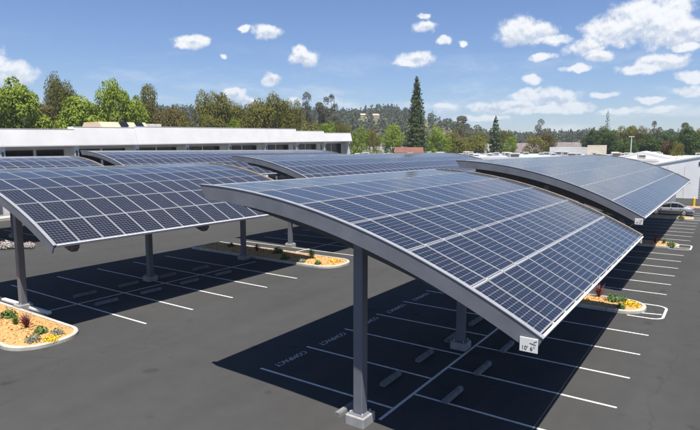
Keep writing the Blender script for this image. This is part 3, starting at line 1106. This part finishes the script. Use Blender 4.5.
flat_building('pale flat-roofed hall with rooftop units just past the white office building', 398, 122, 46, 60, 6.0, rot=YAW - R(8), units=units(9, 1), windows=9)
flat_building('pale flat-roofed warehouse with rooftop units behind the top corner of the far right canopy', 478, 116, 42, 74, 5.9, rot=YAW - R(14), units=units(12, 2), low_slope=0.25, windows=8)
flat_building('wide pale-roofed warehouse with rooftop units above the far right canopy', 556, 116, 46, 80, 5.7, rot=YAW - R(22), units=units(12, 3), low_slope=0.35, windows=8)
flat_building('white-roofed warehouse with rooftop units left of the white gable building', 628, 122, 34, 70, 5.6, roofm='membrane2', rot=YAW - R(30), units=units(8, 5), low_slope=0.5, windows=6)
gable_building('white gable-roofed shed cut by the right edge of the picture', 757, 112, 24, 14, 4.9, 6.4, 'whitewall', 'membrane2', rot=R(91), name='shed', over=0.10, fitted=True)
gable_building('white low-pitched shed between the far canopy and the gable shed', 676, 142, 20, 12, 5.4, 6.8, 'whitewall', 'membrane2', rot=R(94), name='shed', over=0.10, fitted=True)
flat_building('long low white building behind the round green trees', 376, 205, 30, 14, 8.2, 'stucco', 'membrane2', rot=YAW - R(4), windows=10, name='low_building', units=[(0.1, 0.4, 1.6)])
gable_building('low building with red clay roof at the foot of the tall conifer', 409, 155, 7, 8, 6.4, 7.7, 'stucco2', 'redroof', rot=YAW - R(6), name='house')
gable_building('long low house with brown roof under the right treeline', 562, 235, 20, 12, 6.5, 9.8, 'redroof', 'brownroof', rot=YAW - R(20), name='house', windows=8)
gable_building('brown roofed house left of the long brown roofed one', 522, 245, 14, 12, 6.0, 9.6, 'cream', 'brownroof', rot=YAW - R(16), name='house', windows=5)
flat_building('tan boxy building left of the dark green tree', 597, 190, 5.5, 8, 8.6, 'cream', 'tanroof', rot=YAW - R(24), name='block', par=0.3)
flat_building('white building with shaded eave in front of the long brown roofed house', 572, 200, 14, 10, 8.0, 'stucco', 'membrane2', rot=YAW - R(22), name='low_building', windows=5)
flat_building('small white building left of the smaller dark conifer', 482, 215, 8, 8, 9.3, 'stucco', 'membrane2', rot=YAW - R(14), name='low_building', windows=3)
gable_building('pale hillside house, left one of two among the ridge trees', 363, 690, 6, 6, 2.4, 4.0, 'cream', 'tanroof', rot=YAW, name='hillside_house', base=hill_h(363, 690) + 1.0)
gable_building('pale hillside house, right one of two among the ridge trees', 376, 680, 7, 6, 2.4, 4.0, 'cream', 'tanroof', rot=YAW + 0.2, name='hillside_house', base=hill_h(376, 680) + 1.0)

# grey clad store beside the parked car
so = thing('storage_building', 'grey ribbed metal storage building behind the parked car', 'building', (-11.2, 86, 0))
MB().box(0, 4.9, 0, 9, 0, 3.9).build('wall', ['metalwall'], so)
rib = MB().box(-0.03, 0.03, -0.05, -0.003, 0.02, 3.85).mesh('rib', ['metalwall'])
for i in range(12):
    obj('rib', rib, so, (0.2 + i * 0.41, 0, 0))
MB().box(-0.15, 5.05, -0.15, 9.15, 3.902, 4.08).build('roof', ['metalwall'], so)


# ------------------------------------------------------------------ parking lot markings
LW = 0.10
S = 2.6
XR, XC, XL = -2.31, -7.79, -13.21
YR, YL = 17.55, 13.73


def stripe(x0, x1, y0, y1, z=0.004):
    key = (round(x1 - x0, 3), round(y1 - y0, 3))
    if key not in STR:
        w, d = key
        STR[key] = mesh('painted_line', [(0, 0, 0), (w, 0, 0), (w, d, 0), (0, d, 0)], [(0, 1, 2, 3)], 'paint')
    return obj('painted_line', STR[key], lot, (x0, y0, z))


STR = {}
stripe(XC - LW / 2, XC + LW / 2, 12.9, 27.7)
stripe(XC - LW / 2, XC + LW / 2, 31.0, 48.6)
stripe(XC - LW / 2, XC + LW / 2, 51.7, 69.4)
for k in range(-1, 24):
    if k in (12, 20):
        continue
    y = YR + k * S
    if k == 4 or k == 5:
        continue
    stripe(XC + LW / 2 + 0.006, XR, y - LW / 2, y + LW / 2)
for k in range(0, 20):
    y = YL + k * S
    if 27.4 < y < 31 or 48.5 < y < 51.8:
        continue
    stripe(XL, XC - LW / 2 - 0.006, y - LW / 2, y + LW / 2)
# middle row
XBr, XBc, XBl = -20.88, -26.4, -32.0
for (a, b) in ((12.9, 27.2), (30.9, 47.5)):
    stripe(XBc - LW / 2, XBc + LW / 2, a, b)
for k in range(0, 20):
    y = 14.54 + k * S
    if 27.0 < y < 31.0:
        continue
    stripe(XBc + LW / 2 + 0.006, XBr, y - LW / 2, y + LW / 2)
    stripe(XBl - 1.2, XBc - LW / 2 - 0.006, y - LW / 2, y + LW / 2)
# far row
for k in range(0, 16):
    y = 14.0 + k * S
    stripe(-56.4, -45.4, y - LW / 2, y + LW / 2)
# COMPACT stencils at the stall mouths of the near row (read from the aisle on the far side)
tm = text_mesh('stencil_lettering', 'COMPACT', 0.36, 'paint')
for k in range(0, 6):
    y = YL + (k + 0.5) * S
    if 27.4 < y < 31:
        continue
    obj('stencil_lettering', tm, lot, (XL + 0.30, y, 0.006), (0, 0, -math.pi / 2))


# wheel stops
def stop_mesh():
    pts = [(-0.10, 0.0), (0.10, 0.0), (0.085, 0.09), (0.06, 0.13), (-0.06, 0.13), (-0.085, 0.09)]
    m = MB().prism(pts, -0.60, 0.60)
    return m.mesh('wheel_stop', ['stop'])


stopm = stop_mesh()
ORD = ['nearest', 'second', 'third', 'fourth', 'fifth', 'sixth']


def wstop(x, y, label):
    o = obj('wheel_stop', stopm, None, (x, y, 0.004), (0, 0, rnd.uniform(-0.03, 0.03)))
    tag(o, label, 'wheel stop', 'concrete wheel stops in the stalls')


for k in range(5):
    wstop(-6.68, 15.48 + k * 2.56, 'grey concrete wheel stop, %s in the right row under the near canopy' % ORD[k])
for k in range(5):
    wstop(-8.90, 12.95 + k * 2.5, 'grey concrete wheel stop, %s in the left row under the near canopy' % ORD[k])
for k in range(4):
    wstop(-25.4, 15.5 + k * S, 'grey concrete wheel stop, %s in the right row under the left canopy' % ORD[k])
for k in range(4):
    wstop(-27.7, 15.7 + k * S, 'grey concrete wheel stop, %s in the left row under the left canopy' % ORD[k])
wb = MB().bbox(-0.95, 0.95, -0.11, 0.11, 0, 0.14, 0.03).mesh('kerb_bar', ['whitebar'])
for p, lab in ((at(13, 303.5), 'white painted kerb bar left of the leftmost post'), (at(39, 311.5), 'white painted kerb bar right of the leftmost post')):
    tag(obj('kerb_bar', wb, None, (p.x, p.y, 0.003), (0, 0, 0.02)), lab, 'kerb bar', 'white kerb bars at the leftmost post')


# ------------------------------------------------------------------ planted islands
def outline(x0, x1, y0, y1, r, n=10, rl=0.2):
    pts = []
    for cx, cy, rr, a0 in ((x1 - r, y0 + r, r, -90), (x1 - r, y1 - r, r, 0), (x0 + rl, y1 - rl, rl, 90), (x0 + rl, y0 + rl, rl, 180)):
        for i in range(n + 1):
            a = R(a0 + 90 * i / n)
            pts.append((cx + rr * math.cos(a), cy + rr * math.sin(a)))
    return pts


def island(label, x0, x1, y0, y1, r=1.05, chips=900, seed=1, kw=0.17, loop=False):
    o = thing('planted_island', label, 'island', ((x0 + x1) / 2, (y0 + y1) / 2, 0), group='planted islands in the parking lot')
    ox, oy = (x0 + x1) / 2, (y0 + y1) / 2
    A = [(a - ox, b - oy) for a, b in outline(x0, x1, y0, y1, r)]
    B = [(a - ox, b - oy) for a, b in outline(x0 + kw, x1 - kw, y0 + kw, y1 - kw, max(0.05, r - kw), rl=0.1)]
    n = len(A)
    rings = [(A, 0.0), (A, 0.12), ([(a * 0.997, b * 0.99) for a, b in A], 0.15), (B, 0.15), (B, 0.02)]
    v, f = [], []
    for ring, z in rings:
        v += [(a, b, z) for a, b in ring]
    for k in range(len(rings) - 1):
        for i in range(n):
            j = (i + 1) % n
            f.append((k * n + i, k * n + j, (k + 1) * n + j, (k + 1) * n + i))
    obj('kerb', mesh('kerb', v, f, 'kerb'), o)
    jt = MB()
    xx = x0 + 1.5
    while xx < x1 - 1.3:
        jt.box(xx - ox - 0.008, xx - ox + 0.008, y0 - oy - 0.003, y0 - oy + kw, 0.0, 0.1525).box(xx - ox - 0.008, xx - ox + 0.008, y1 - oy - kw, y1 - oy + 0.003, 0.0, 0.1525)
        xx += 1.5
    if jt.v:
        tag(jt.build('kerb_joints', ['dark'], o), kind='stuff')
    # mulch bed, gently crowned
    v, f = [], []
    for s, z in ((1.0, 0.10), (0.8, 0.15), (0.45, 0.19)):
        v += [(a * s if abs(a) < 1 else math.copysign(abs(a) - (1 - s) * 1.2, a), b * s, z) for a, b in B]
    c = len(v)
    for k in range(2):
        for i in range(n):
            j = (i + 1) % n
            f.append((k * n + i, k * n + j, (k + 1) * n + j, (k + 1) * n + i))
    f.append(tuple(2 * n + i for i in range(n)))
    obj('mulch_bed', mesh('mulch_bed', v, f, 'mulch', smooth=True), o)
    rs = np.random.RandomState(seed)
    w, d = (x1 - x0) / 2 - kw - 0.12, (y1 - y0) / 2 - kw - 0.1
    q = np.stack([rs.uniform(-w, w, chips), rs.uniform(-d, d, chips), np.zeros(chips)], 1)
    q = q[~((q[:, 0] > w - 0.7) & (np.abs(q[:, 1]) > d - 0.5))]
    q[:, 2] = 0.125 + 0.075 * np.cos(np.clip(np.abs(q[:, 1]) / d, 0, 1) * 1.5) + rs.uniform(0, 0.025, len(q))
    lv = leaves(rs, q, np.tile(np.array([0, 0, 1.0]), (len(q), 1)), 0.05, 1.6)
    tag(obj('bark_chips', leaf_mesh('bark_chips', lv, 'chip'), o), kind='stuff')
    return o


island('long orange-mulched island beside the leftmost post', -40, -21.55, 9.45, 12.35, 1.25, 2600, 1)
island('orange-mulched island partly shaded between the two middle-row canopies', -34.0, -20.55, 27.9, 30.9, 1.25, 1800, 2)
island('orange-mulched island beside the far corner of the near canopy', -13.4, -2.85, 28.1, 30.5, 1.1, 1500, 3)
island('orange-mulched island halfway along the far right canopy', -13.4, -2.85, 48.9, 51.3, 1.1, 900, 4)
island('orange-mulched island beside the silver car', -13.4, -2.85, 69.6, 72.0, 1.1, 600, 5)
island('island with pale flowers in the far left row', -60, -46.2, 18.4, 20.6, 0.9, 500, 6)


def loop_marking(y0, y1, x0=-3.5, x1=-2.0):
    def ring(ins):
        pts = []
        xa, xb, ya, yb, r = x0, x1 - ins, y0 + ins, y1 - ins, 0.55 - ins
        for a in range(-90, 91, 10):
            cy = ya + r if a < 0 else yb - r
            pts.append((xb - r + r * math.cos(R(a)), cy + r * math.sin(R(a))))
        return [(xa, ya)] + pts + [(xa, yb)]
    A, B = ring(0), ring(0.11)
    n = len(A)
    f = [(i, i + 1, n + i + 1, n + i) for i in range(n - 1)]
    obj('painted_line', mesh('painted_line', [(a, b, 0.0045) for a, b in A + B], f, 'paint'), lot)
    MB().quad((-2.95, y0 + 0.75, 0), (-2.15, y0 + 0.95, 0), (-2.15, y0 + 1.06, 0), (-2.95, y0 + 0.86, 0)).build('painted_line', ['paint'], lot, (0, 0, 0.0046), fix=False)


loop_marking(27.95, 30.6)
loop_marking(48.75, 51.45)
loop_marking(69.45, 72.15)


# ------------------------------------------------------------------ island plants
def spiky(seed, n, h, spread, width, material, droop=0.35):
    rs = random.Random(seed)
    mb = MB()
    for i in range(n):
        a = rs.uniform(0, 6.283)
        t = rs.uniform(0.1, 1.0) * spread
        l = h * rs.uniform(0.7, 1.15)
        d = Vector((math.cos(a), math.sin(a), 0))
        s = Vector((-d.y, d.x, 0))
        prev = None
        for k in range(5):
            u = k / 4
            p = d * (t * l * u * (0.6 + 0.4 * u)) + Vector((0, 0, l * (u - droop * t * u * u)))
            w = width * (1 - u) ** 0.7 * (0.5 + u) + 0.002
            cur = (tuple(p - s * w), tuple(p + s * w))
            if prev:
                mb.quad(prev[0], prev[1], cur[1], cur[0])
            prev = cur
    return mb.mesh('leaves', [material], fix=False)


def mound(seed, n, r, h, leaf, material):
    rs = np.random.RandomState(seed)
    d = rs.normal(0, 1, (n, 3))
    d[:, 2] = np.abs(d[:, 2])
    d /= np.linalg.norm(d, axis=1)[:, None]
    p = d * np.array([r, r, h]) * rs.uniform(0.5, 1.05, (n, 1))
    return leaf_mesh('foliage', leaves(rs, p, d, leaf), material)


PM = {'flax': spiky(1, 46, 0.75, 0.85, 0.032, 'flax'), 'tuft': mound(2, 420, 0.26, 0.34, 0.045, 'tuft'), 'grass': spiky(3, 70, 0.42, 0.8, 0.012, 'tuft'),
      'sage': mound(4, 380, 0.28, 0.26, 0.04, 'sage'), 'flower': mound(5, 620, 0.24, 0.18, 0.04, 'flower'), 'whiteflower': mound(6, 500, 0.55, 0.45, 0.06, 'whiteflower')}
NAMES = {'flax': ('red_flax', 'flax'), 'tuft': ('shrub', 'shrub'), 'grass': ('grass_tuft', 'grass tuft'), 'sage': ('sage_shrub', 'shrub'),
         'flower': ('flower_clump', 'flowers'), 'whiteflower': ('flower_clump', 'flowers')}


def plant(kind, px, py, label, s=1.0, z=0.15):
    p = at(px, py, z)
    nm, cat = NAMES[kind]
    o = obj(nm, PM[kind], None, (p.x, p.y, z - 0.02), (0, 0, px * 1.7 % 6.28))
    o.scale = (s, s, s)
    tag(o, label, cat)
    return o


plant('flax', 27, 328, 'spiky dark red flax on the long island at left', 0.95)
plant('tuft', 9, 318, 'green shrub on the long island at left, nearest the left edge', 1.35)
plant('grass', 16, 325, 'green grass tuft just left of the spiky red flax at left', 1.1)
plant('tuft', 41, 334, 'green shrub right of the spiky red flax at left', 1.1)
plant('sage', 57, 334, 'grey-green shrub near the rounded tip of the long island at left', 1.0)
plant('sage', 33, 341, 'grey-green shrub by the front kerb of the long island at left', 1.1)
plant('flower', 51, 340, 'yellow flower clump near the tip of the long island at left', 1.15)
plant('flax', 599, 297, 'spiky dark red flax on the island by the near canopy corner', 1.0)
plant('tuft', 613, 302, 'green shrub in the middle of the island by the near canopy corner', 1.3)
plant('tuft', 623, 302, 'small green shrub at the back kerb of the island by the near canopy corner', 0.95)
plant('tuft', 621, 308, 'small green shrub at the front kerb of the island by the near canopy corner', 0.8)
plant('flower', 631, 305.5, 'yellow flower clump at the tip of the island by the near canopy corner', 1.5)
plant('grass', 312, 259, 'tall green grass tuft on the partly shaded middle island', 1.8)
plant('flower', 334, 262, 'yellow flower clump at the tip of the partly shaded middle island', 1.3)
plant('tuft', 318, 264, 'low green shrub by the front kerb of the partly shaded middle island', 0.9)
plant('tuft', 278, 253.5, 'shaded dark shrub in the middle of the partly shaded middle island', 1.5)
plant('tuft', 285, 259, 'dark shrub at the front kerb of the partly shaded middle island', 1.2)
plant('flax', 257, 251.5, 'dark flax left of the middle row post on the shaded island', 0.9)
plant('tuft', 231, 247, 'dark shrub at the left end of the partly shaded middle island', 1.1)
plant('sage', 302, 262, 'grey-green shrub on the shade edge of the middle island', 1.0)
plant('grass', 664, 244, 'small grass tuft on the island halfway along the far right canopy', 1.2)
plant('tuft', 671, 246, 'small green shrub on the island halfway along the far right canopy', 1.2)
plant('flax', 655, 243, 'dark flax on the island halfway along the far right canopy', 1.0)
plant('tuft', 681, 219, 'small shrub on the island beside the silver car', 1.2)
plant('whiteflower', 6, 247, 'pale flowering clump in the far left row, at the picture edge', 1.2)
plant('whiteflower', 17, 246.5, 'pale flowering clump in the far left row, left of the leftmost post', 0.9)
plant('whiteflower', 29, 246.5, 'pale flowering clump in the far left row, right of the leftmost post', 0.9)

# ------------------------------------------------------------------ solar canopies
RAD, TH0, TH1, NROW, PITCH_L = 22.2, R(1.5), R(29.0), 6, 1.08
ZLOW = 3.80
XMID = RAD * (math.sin(TH0) + math.sin(TH1)) / 2


def arc(th, n=0.0):
    return ((RAD + n) * math.sin(th) - XMID, ZLOW + (RAD + n) * math.cos(th) - RAD * math.cos(TH1))


def panel_mesh():
    mb = MB()
    w, l, t, fr = PW / 2, PL / 2, 0.045, 0.020
    # frame bars (mitred look), laminate just below the frame lip
    mb.box(-w, w, -l, -l + fr, -t, 0.0, 0).box(-w, w, l - fr, l, -t, 0.0, 0)
    mb.box(-w, -w + fr, -l + fr, l - fr, -t, 0.0, 0).box(w - fr, w, -l + fr, l - fr, -t, 0.0, 0)
    mb.quad((-w + fr, -l + fr, -0.006), (w - fr, -l + fr, -0.006), (w - fr, l - fr, -0.006), (-w + fr, l - fr, -0.006), 1)
    mb.quad((-w + fr, l - fr, -0.012), (w - fr, l - fr, -0.012), (w - fr, -l + fr, -0.012), (-w + fr, -l + fr, -0.012), 2)
    return mb.mesh('solar_panel', ['panel_frame', 'pv', 'signwhite'], fix=False)


PANEL = panel_mesh()


def sweep(th_a, th_b, top, bot, y0, y1, n=28, skew=0.0, mi=0, mb=None):
    """curved bar between two offsets from the panel surface; top/bot may be functions of 0..1"""
    mb = mb or MB()
    ft = top if callable(top) else (lambda u: top)
    fb = bot if callable(bot) else (lambda u: bot)
    base = len(mb.v)
    for i in range(n + 1):
        u = i / n
        th = th_a + (th_b - th_a) * u
        x1, z1 = arc(th, ft(u))
        thb = th + (skew / RAD if i == 0 else 0)
        x0, z0 = arc(thb, fb(u))
        mb.v += [(x1, y0, z1), (x1, y1, z1), (x0, y1, z0), (x0, y0, z0)]
    for i in range(n):
        a = base + 4 * i
        for k in range(4):
            mb.f.append((a + k, a + (k + 1) % 4, a + 4 + (k + 1) % 4, a + 4 + k))
            mb.m.append(mi)
    mb.f += [(base + 3, base + 2, base + 1, base), (base + 4 * n, base + 4 * n + 1, base + 4 * n + 2, base + 4 * n + 3)]
    mb.m += [mi, mi]
    return mb


GIRDER = None
SIGN_TXT = text_mesh('lettering', '10\' 6"', 0.125, 'signblack', 0.001)


def canopy(label, xlow, y0, dz, ncol, posts, signs=True):
    global GIRDER
    xc = xlow - arc(TH1)[0]
    L = ncol * PITCH_L
    o = thing('solar_canopy', label, 'solar canopy', (xc, y0, 0), group='curved solar carport canopies')
    up = (0, 0, dz)
    # panels
    step = (TH1 - TH0) / NROW
    Rm = {}
    for i in range(NROW):
        th = TH0 + (i + 0.5) * step
        c, s = math.cos(th), math.sin(th)
        rot = Matrix(((0, c, s), (-1, 0, 0), (0, -s, c))).to_euler()
        x, z = arc(th, -0.012)
        for j in range(ncol):
            ob = bpy.data.objects.new('solar_panel', PANEL)
            col.objects.link(ob)
            ob.parent = o
            e = rot.copy()
            e.x += rnd.uniform(-0.0022, 0.0022)
            e.y += rnd.uniform(-0.0022, 0.0022)
            ob.rotation_euler = e
            ob.location = (x, (j + 0.5) * PITCH_L, z + dz)
    # clamps at the panel corners
    mb = MB()
    for i in range(NROW + 1):
        th = TH0 + i * step
        x, z = arc(th, 0.0)
        for j in range(1, ncol):
            y = j * PITCH_L
            mb.box(x - 0.035, x + 0.035, y - 0.03, y + 0.03, z - 0.05, z + 0.014)
    tag(mb.build('panel_clamps', ['alu'], o, up, fix=False), kind='stuff')
    # front and rear curved fascia with bright edge trim
    sweep(TH0 - 0.008, TH1 + 0.004, 0.035, lambda u: -0.40 + 0.04 * u, -0.10, -0.03, skew=0.30).build('front_fascia', ['steel'], o, up)
    sweep(TH0 - 0.008, TH1 + 0.004, 0.055, 0.037, -0.115, 0.035).build('edge_trim', ['panel_frame'], o, up)
    sweep(TH0, TH1, 0.02, -0.30, L + 0.01, L + 0.08).build('rear_fascia', ['rail'], o, up)
    sweep(TH0, TH1, 0.045, 0.021, L - 0.02, L + 0.20).build('rear_rail', ['rail'], o, up)
    # seam rails between the panel rows, eave and top trims
    for i in range(1, NROW):
        th = TH0 + i * step
        w = 0.018 / RAD
        sweep(th - w, th + w, -0.028, -0.075, 0.0, L, 1).build('seam_rail', ['alu'], o, up)
    sweep(TH1 + 0.0006, TH1 + 0.0035, 0.012, -0.10, 0.037, L, 1).build('eave_trim', ['alu'], o, up)
    sweep(TH0 - 0.004, TH0 - 0.0006, 0.012, -0.16, 0.037, L, 1).build('top_trim', ['alu'], o, up)
    # added dark sheet under the panels, blocks sun leaking through their gaps
    sweep(TH0 - 0.002, TH1 - 0.0005, -0.0775, -0.0835, 0.02, L - 0.01, 24).build('sun_block_sheet', ['dark'], o, up)
    # purlins
    for i in range(NROW + 1):
        th = TH0 + (TH1 - TH0) * (0.02 + 0.96 * i / NROW)
        w = 0.05 / RAD
        sweep(th - w, th + w, -0.085, -0.30, 0.05, L - 0.02, 1).build('purlin', ['dark'], o, up)
    # frames: curved girder on a post on a concrete foot
    if GIRDER is None:
        GIRDER = (sweep(TH0 + 0.035, TH1 - 0.012, -0.302, lambda u: -0.62 - 0.26 * math.sin(math.pi * u) ** 0.8, -0.13, 0.13).mesh('girder', ['dark']),
                  MB().bbox(-0.15, 0.15, -0.15, 0.15, 0.3, 5.25, 0.02).mesh('post', ['post']),
                  MB().bbox(-0.25, 0.25, -0.25, 0.25, 0.279, 0.30, 0.005).mesh('base_plate', ['post']),
                  MB().bbox(-0.31, 0.31, -0.32, 0.32, -0.2, 0.28, 0.025).mesh('concrete_foot', ['concrete']),
                  MB().prism([(4.55, 4.02), (5.0, 3.80), (5.02, 3.55), (4.82, 3.34), (4.60, 3.36)], -0.12, 0.12).mesh('girder_tip', ['dark']),
                  MB().tube((0, 0, 0.298), (0, 0, 0.36), 0.022, 0.022, 8).mesh('anchor_bolt', ['alu']))
    for y in posts:
        g = obj('girder', GIRDER[0], o, (0, y, dz))
        obj('girder_tip', GIRDER[4], g)
        p = obj('post', GIRDER[1], o, (-0.05, y, 0))
        if dz > 0.05:
            p.scale = (1, 1, (5.25 + dz) / 5.25)
        bp = obj('base_plate', GIRDER[2], o, (-0.05, y, 0))
        for a in (-0.2, 0.2):
            for b in (-0.2, 0.2):
                obj('anchor_bolt', GIRDER[5], bp, (a, b, 0))
        obj('concrete_foot', GIRDER[3], o, (-0.05, y, 0))
    # clearance signs at both low corners
    x1, z1 = arc(TH1)
    for yy, ry in ((-0.125, 0.0), (L + 0.11, math.pi)) if signs else ():
        sg = MB().bbox(-0.19, 0.19, -0.012, 0.012, -0.31, 0.0, 0.004).build('clearance_sign', ['signwhite'], o, (x1 - 0.19, yy, z1 + dz - 0.03), (0, 0, ry))
        obj('lettering', SIGN_TXT, sg, (-0.01, -0.016, -0.225), (math.pi / 2, 0, 0))
        ar = MB().prism([(0.02, -0.10), (0.15, -0.125), (0.15, -0.14), (0.02, -0.115)], -0.0155, -0.0125)
        ar.prism([(0.10, -0.075), (0.17, -0.04), (0.17, -0.055), (0.10, -0.09)], -0.0155, -0.0125)
        ar.build('arrow_mark', ['signblack'], sg)
    return o


canopy('nearest solar canopy with curved grey front fascia in the foreground at right', -3.05, 11.53, 0.0, 15, (0.97, 8.1, 15.2))
canopy('solar canopy at left, its dark lower rows facing the camera', -22.55, 11.62, 0.0, 16, (0.97, 8.1, 15.7), False)
canopy('far solar canopy at right beyond the nearest one, silver car under its end', -3.48, 31.8, 0.36, 37, (0.97, 10.3, 19.8, 29.2, 38.6))
canopy('far solar canopy in the middle row, its front arch above the left canopy', -23.0, 31.9, 0.5, 37, (0.97, 10.3, 19.8, 29.2, 38.6))
canopy('solar canopy at far left closest to the white building, cut by the picture edge', -46.0, 14.8, 0.33, 15, (0.97, 8.1, 15.2))
canopy('long solar canopy along the front of the white building', -46.3, 32.6, 0.85, 37, (0.97, 10.3, 19.8, 29.2, 38.6))


# ------------------------------------------------------------------ car, bollard, pole
def car():
    o = thing('sedan_car', 'silver four-door sedan parked under the end of the far right canopy', 'car', (-5.35, 74.2, 0.0))
    # stations along x: (x, sill z, belt z, half width) and the greenhouse as its own loft
    st = [(-2.28, 0.42, 0.62, 0.62), (-2.20, 0.28, 0.70, 0.74), (-1.9, 0.22, 0.80, 0.84), (-1.45, 0.20, 0.88, 0.87), (-0.6, 0.20, 0.93, 0.88), (0.5, 0.20, 0.95, 0.88),
          (1.3, 0.21, 0.99, 0.87), (1.85, 0.24, 0.98, 0.84), (2.2, 0.32, 0.92, 0.76), (2.3, 0.45, 0.80, 0.64)]
    v, f = [], []
    for x, a, b, w in st:
        m = (a + b) / 2
        v += [(x, -w * 0.93, a), (x, -w, m), (x, -w * 0.97, b - 0.06), (x, -w * 0.88, b), (x, 0, b + 0.035), (x, w * 0.88, b), (x, w * 0.97, b - 0.06), (x, w, m), (x, w * 0.93, a)]
    n = 9
    for i in range(len(st) - 1):
        for k in range(n - 1):
            f.append((i * n + k, i * n + k + 1, (i + 1) * n + k + 1, (i + 1) * n + k))
        f.append((i * n + n - 1, i * n, (i + 1) * n, (i + 1) * n + n - 1))
    f.append(tuple(range(n)))
    f.append(tuple(reversed([(len(st) - 1) * n + k for k in range(n)])))
    me = mesh('body', v, f, 'carpaint', smooth=True)
    bm = bmesh.new()
    bm.from_mesh(me)
    bmesh.ops.recalc_face_normals(bm, faces=bm.faces[:])
    bm.to_mesh(me)
    bm.free()
    body = obj('body', me, o)
    # roof and pillars
    prof = [(-1.15, 0.90, 0.76), (-0.45, 1.36, 0.62), (0.1, 1.43, 0.60), (0.75, 1.40, 0.60), (1.55, 0.98, 0.74)]
    v, f = [], []
    for x, z, w in prof:
        v += [(x, -w, z), (x, -w * 0.8, z + 0.03), (x, w * 0.8, z + 0.03), (x, w, z)]
    for i in range(len(prof) - 1):
        for k in range(3):
            f.append((i * 4 + k, i * 4 + k + 1, (i + 1) * 4 + k + 1, (i + 1) * 4 + k))
    fm = [1 if i in (0, 3) and k == 1 else 0 for i in range(4) for k in range(3)]
    me = mesh('roof', v, f, ['carpaint', 'glass'], fm)
    obj('roof', me, body)
    for s in (-1, 1):
        # side glass: front and rear door windows with a pillar between
        for x0, x1, zt0, zt1, b0, b1 in ((-0.98, -0.02, 1.04, 1.37, 0, 0), (0.06, 0.74, 1.38, 1.36, 0, 0), (0.78, 1.32, 1.35, 1.06, 0, 0)):
            w0, w1 = 0.765, 0.615
            MB().quad((x0, s * 0.83, 0.93), (x1, s * 0.83, 0.94), (x1, s * (0.83 - 0.2 * (zt1 - 0.93) / 0.45), zt1), (x0 + 0.03, s * (0.83 - 0.2 * (zt0 - 0.93) / 0.45), zt0)).build('side_window', ['glass'], body, fix=False)
        MB().prism([(-1.15, 0.90), (-0.45, 1.36), (0.1, 1.43), (0.75, 1.40), (1.55, 0.98), (1.3, 0.9)], s * 0.60, s * 0.63).build('pillar_frame', ['carpaint'], body)
        for xh in (0.02, 0.95):
            MB().bbox(xh, xh + 0.16, s * 0.885 - 0.02, s * 0.885 + 0.02, 0.80, 0.83, 0.006).build('door_handle', ['carpaint'], body)
        MB().bbox(-0.95, -0.80, s * 0.98 - 0.09, s * 0.98 + 0.07, 0.93, 1.04, 0.03).build('mirror', ['carpaint'], body)
        MB().bbox(-2.27, -2.02, s * 0.62 - 0.13, s * 0.62 + 0.13, 0.60, 0.72, 0.03).build('headlight', ['lamp'], body)
        MB().bbox(2.12, 2.31, s * 0.60 - 0.13, s * 0.60 + 0.13, 0.72, 0.88, 0.03).build('taillight', ['red'], body)
        for x in (-1.42, 1.38):
            w = MB().tube((0, -0.11, 0), (0, 0.11, 0), 0.325, 0.325, 20).build('wheel', ['tyre'], o, (x, s * 0.80, 0.325))
            MB().tube((0, s * 0.10, 0), (0, s * 0.118, 0), 0.22, 0.20, 14).build('rim', ['rim'], w)
    MB().bbox(-2.33, -2.2, -0.72, 0.72, 0.30, 0.50, 0.04).build('bumper', ['carpaint'], body)
    MB().bbox(2.22, 2.35, -0.70, 0.70, 0.38, 0.58, 0.04).build('bumper', ['carpaint'], body)


car()
bo = thing('bollard', 'yellow steel bollard right of the silver car', 'bollard', (-3.6, 86, 0))
MB().tube((0, 0, 0), (0, 0, 1.15), 0.16, 0.16, 14).tube((0, 0, 1.15), (0, 0, 1.23), 0.16, 0.08, 14).build('tube', ['yellow'], bo)
MB().bbox(-0.3, 0.3, -0.3, 0.3, 0, 0.06, 0.02).build('footing', ['concrete'], bo)
kb = island('kerbed concrete island beside the yellow bollard', -4.4, -1.6, 83.6, 85.2, 0.6, 60, 9)
p = far(631, 165)
lp = thing('lamp_pole', 'pale lamp pole above the white roofs on the right', 'lamp pole', (p.x, p.y, 0))
MB().tube((0, 0, 0), (0, 0, 10.6), 0.14, 0.09, 10).build('pole', ['alu'], lp)
MB().bbox(-0.7, 0.7, -0.16, 0.16, 10.6, 10.78, 0.03).build('lamp_head', ['hvac'], lp)


# ------------------------------------------------------------------ air
def haze():
    m = bpy.data.materials.new('haze')
    m.use_nodes = True
    N, L = m.node_tree.nodes, m.node_tree.links
    N.remove(N['Principled BSDF'])
    v = N.new('ShaderNodeVolumePrincipled')
    v.inputs['Color'].default_value = (0.80, 0.88, 1.0, 1)
    v.inputs['Density'].default_value = 0.00022
    v.inputs['Anisotropy'].default_value = 0.2
    L.new(v.outputs[0], N['Material Output'].inputs['Volume'])
    mb = MB().box(-1400, 700, -60, 1500, -1.5, 75)
    o = mb.build('haze', [m])
    tag(o, kind='stuff')


haze()
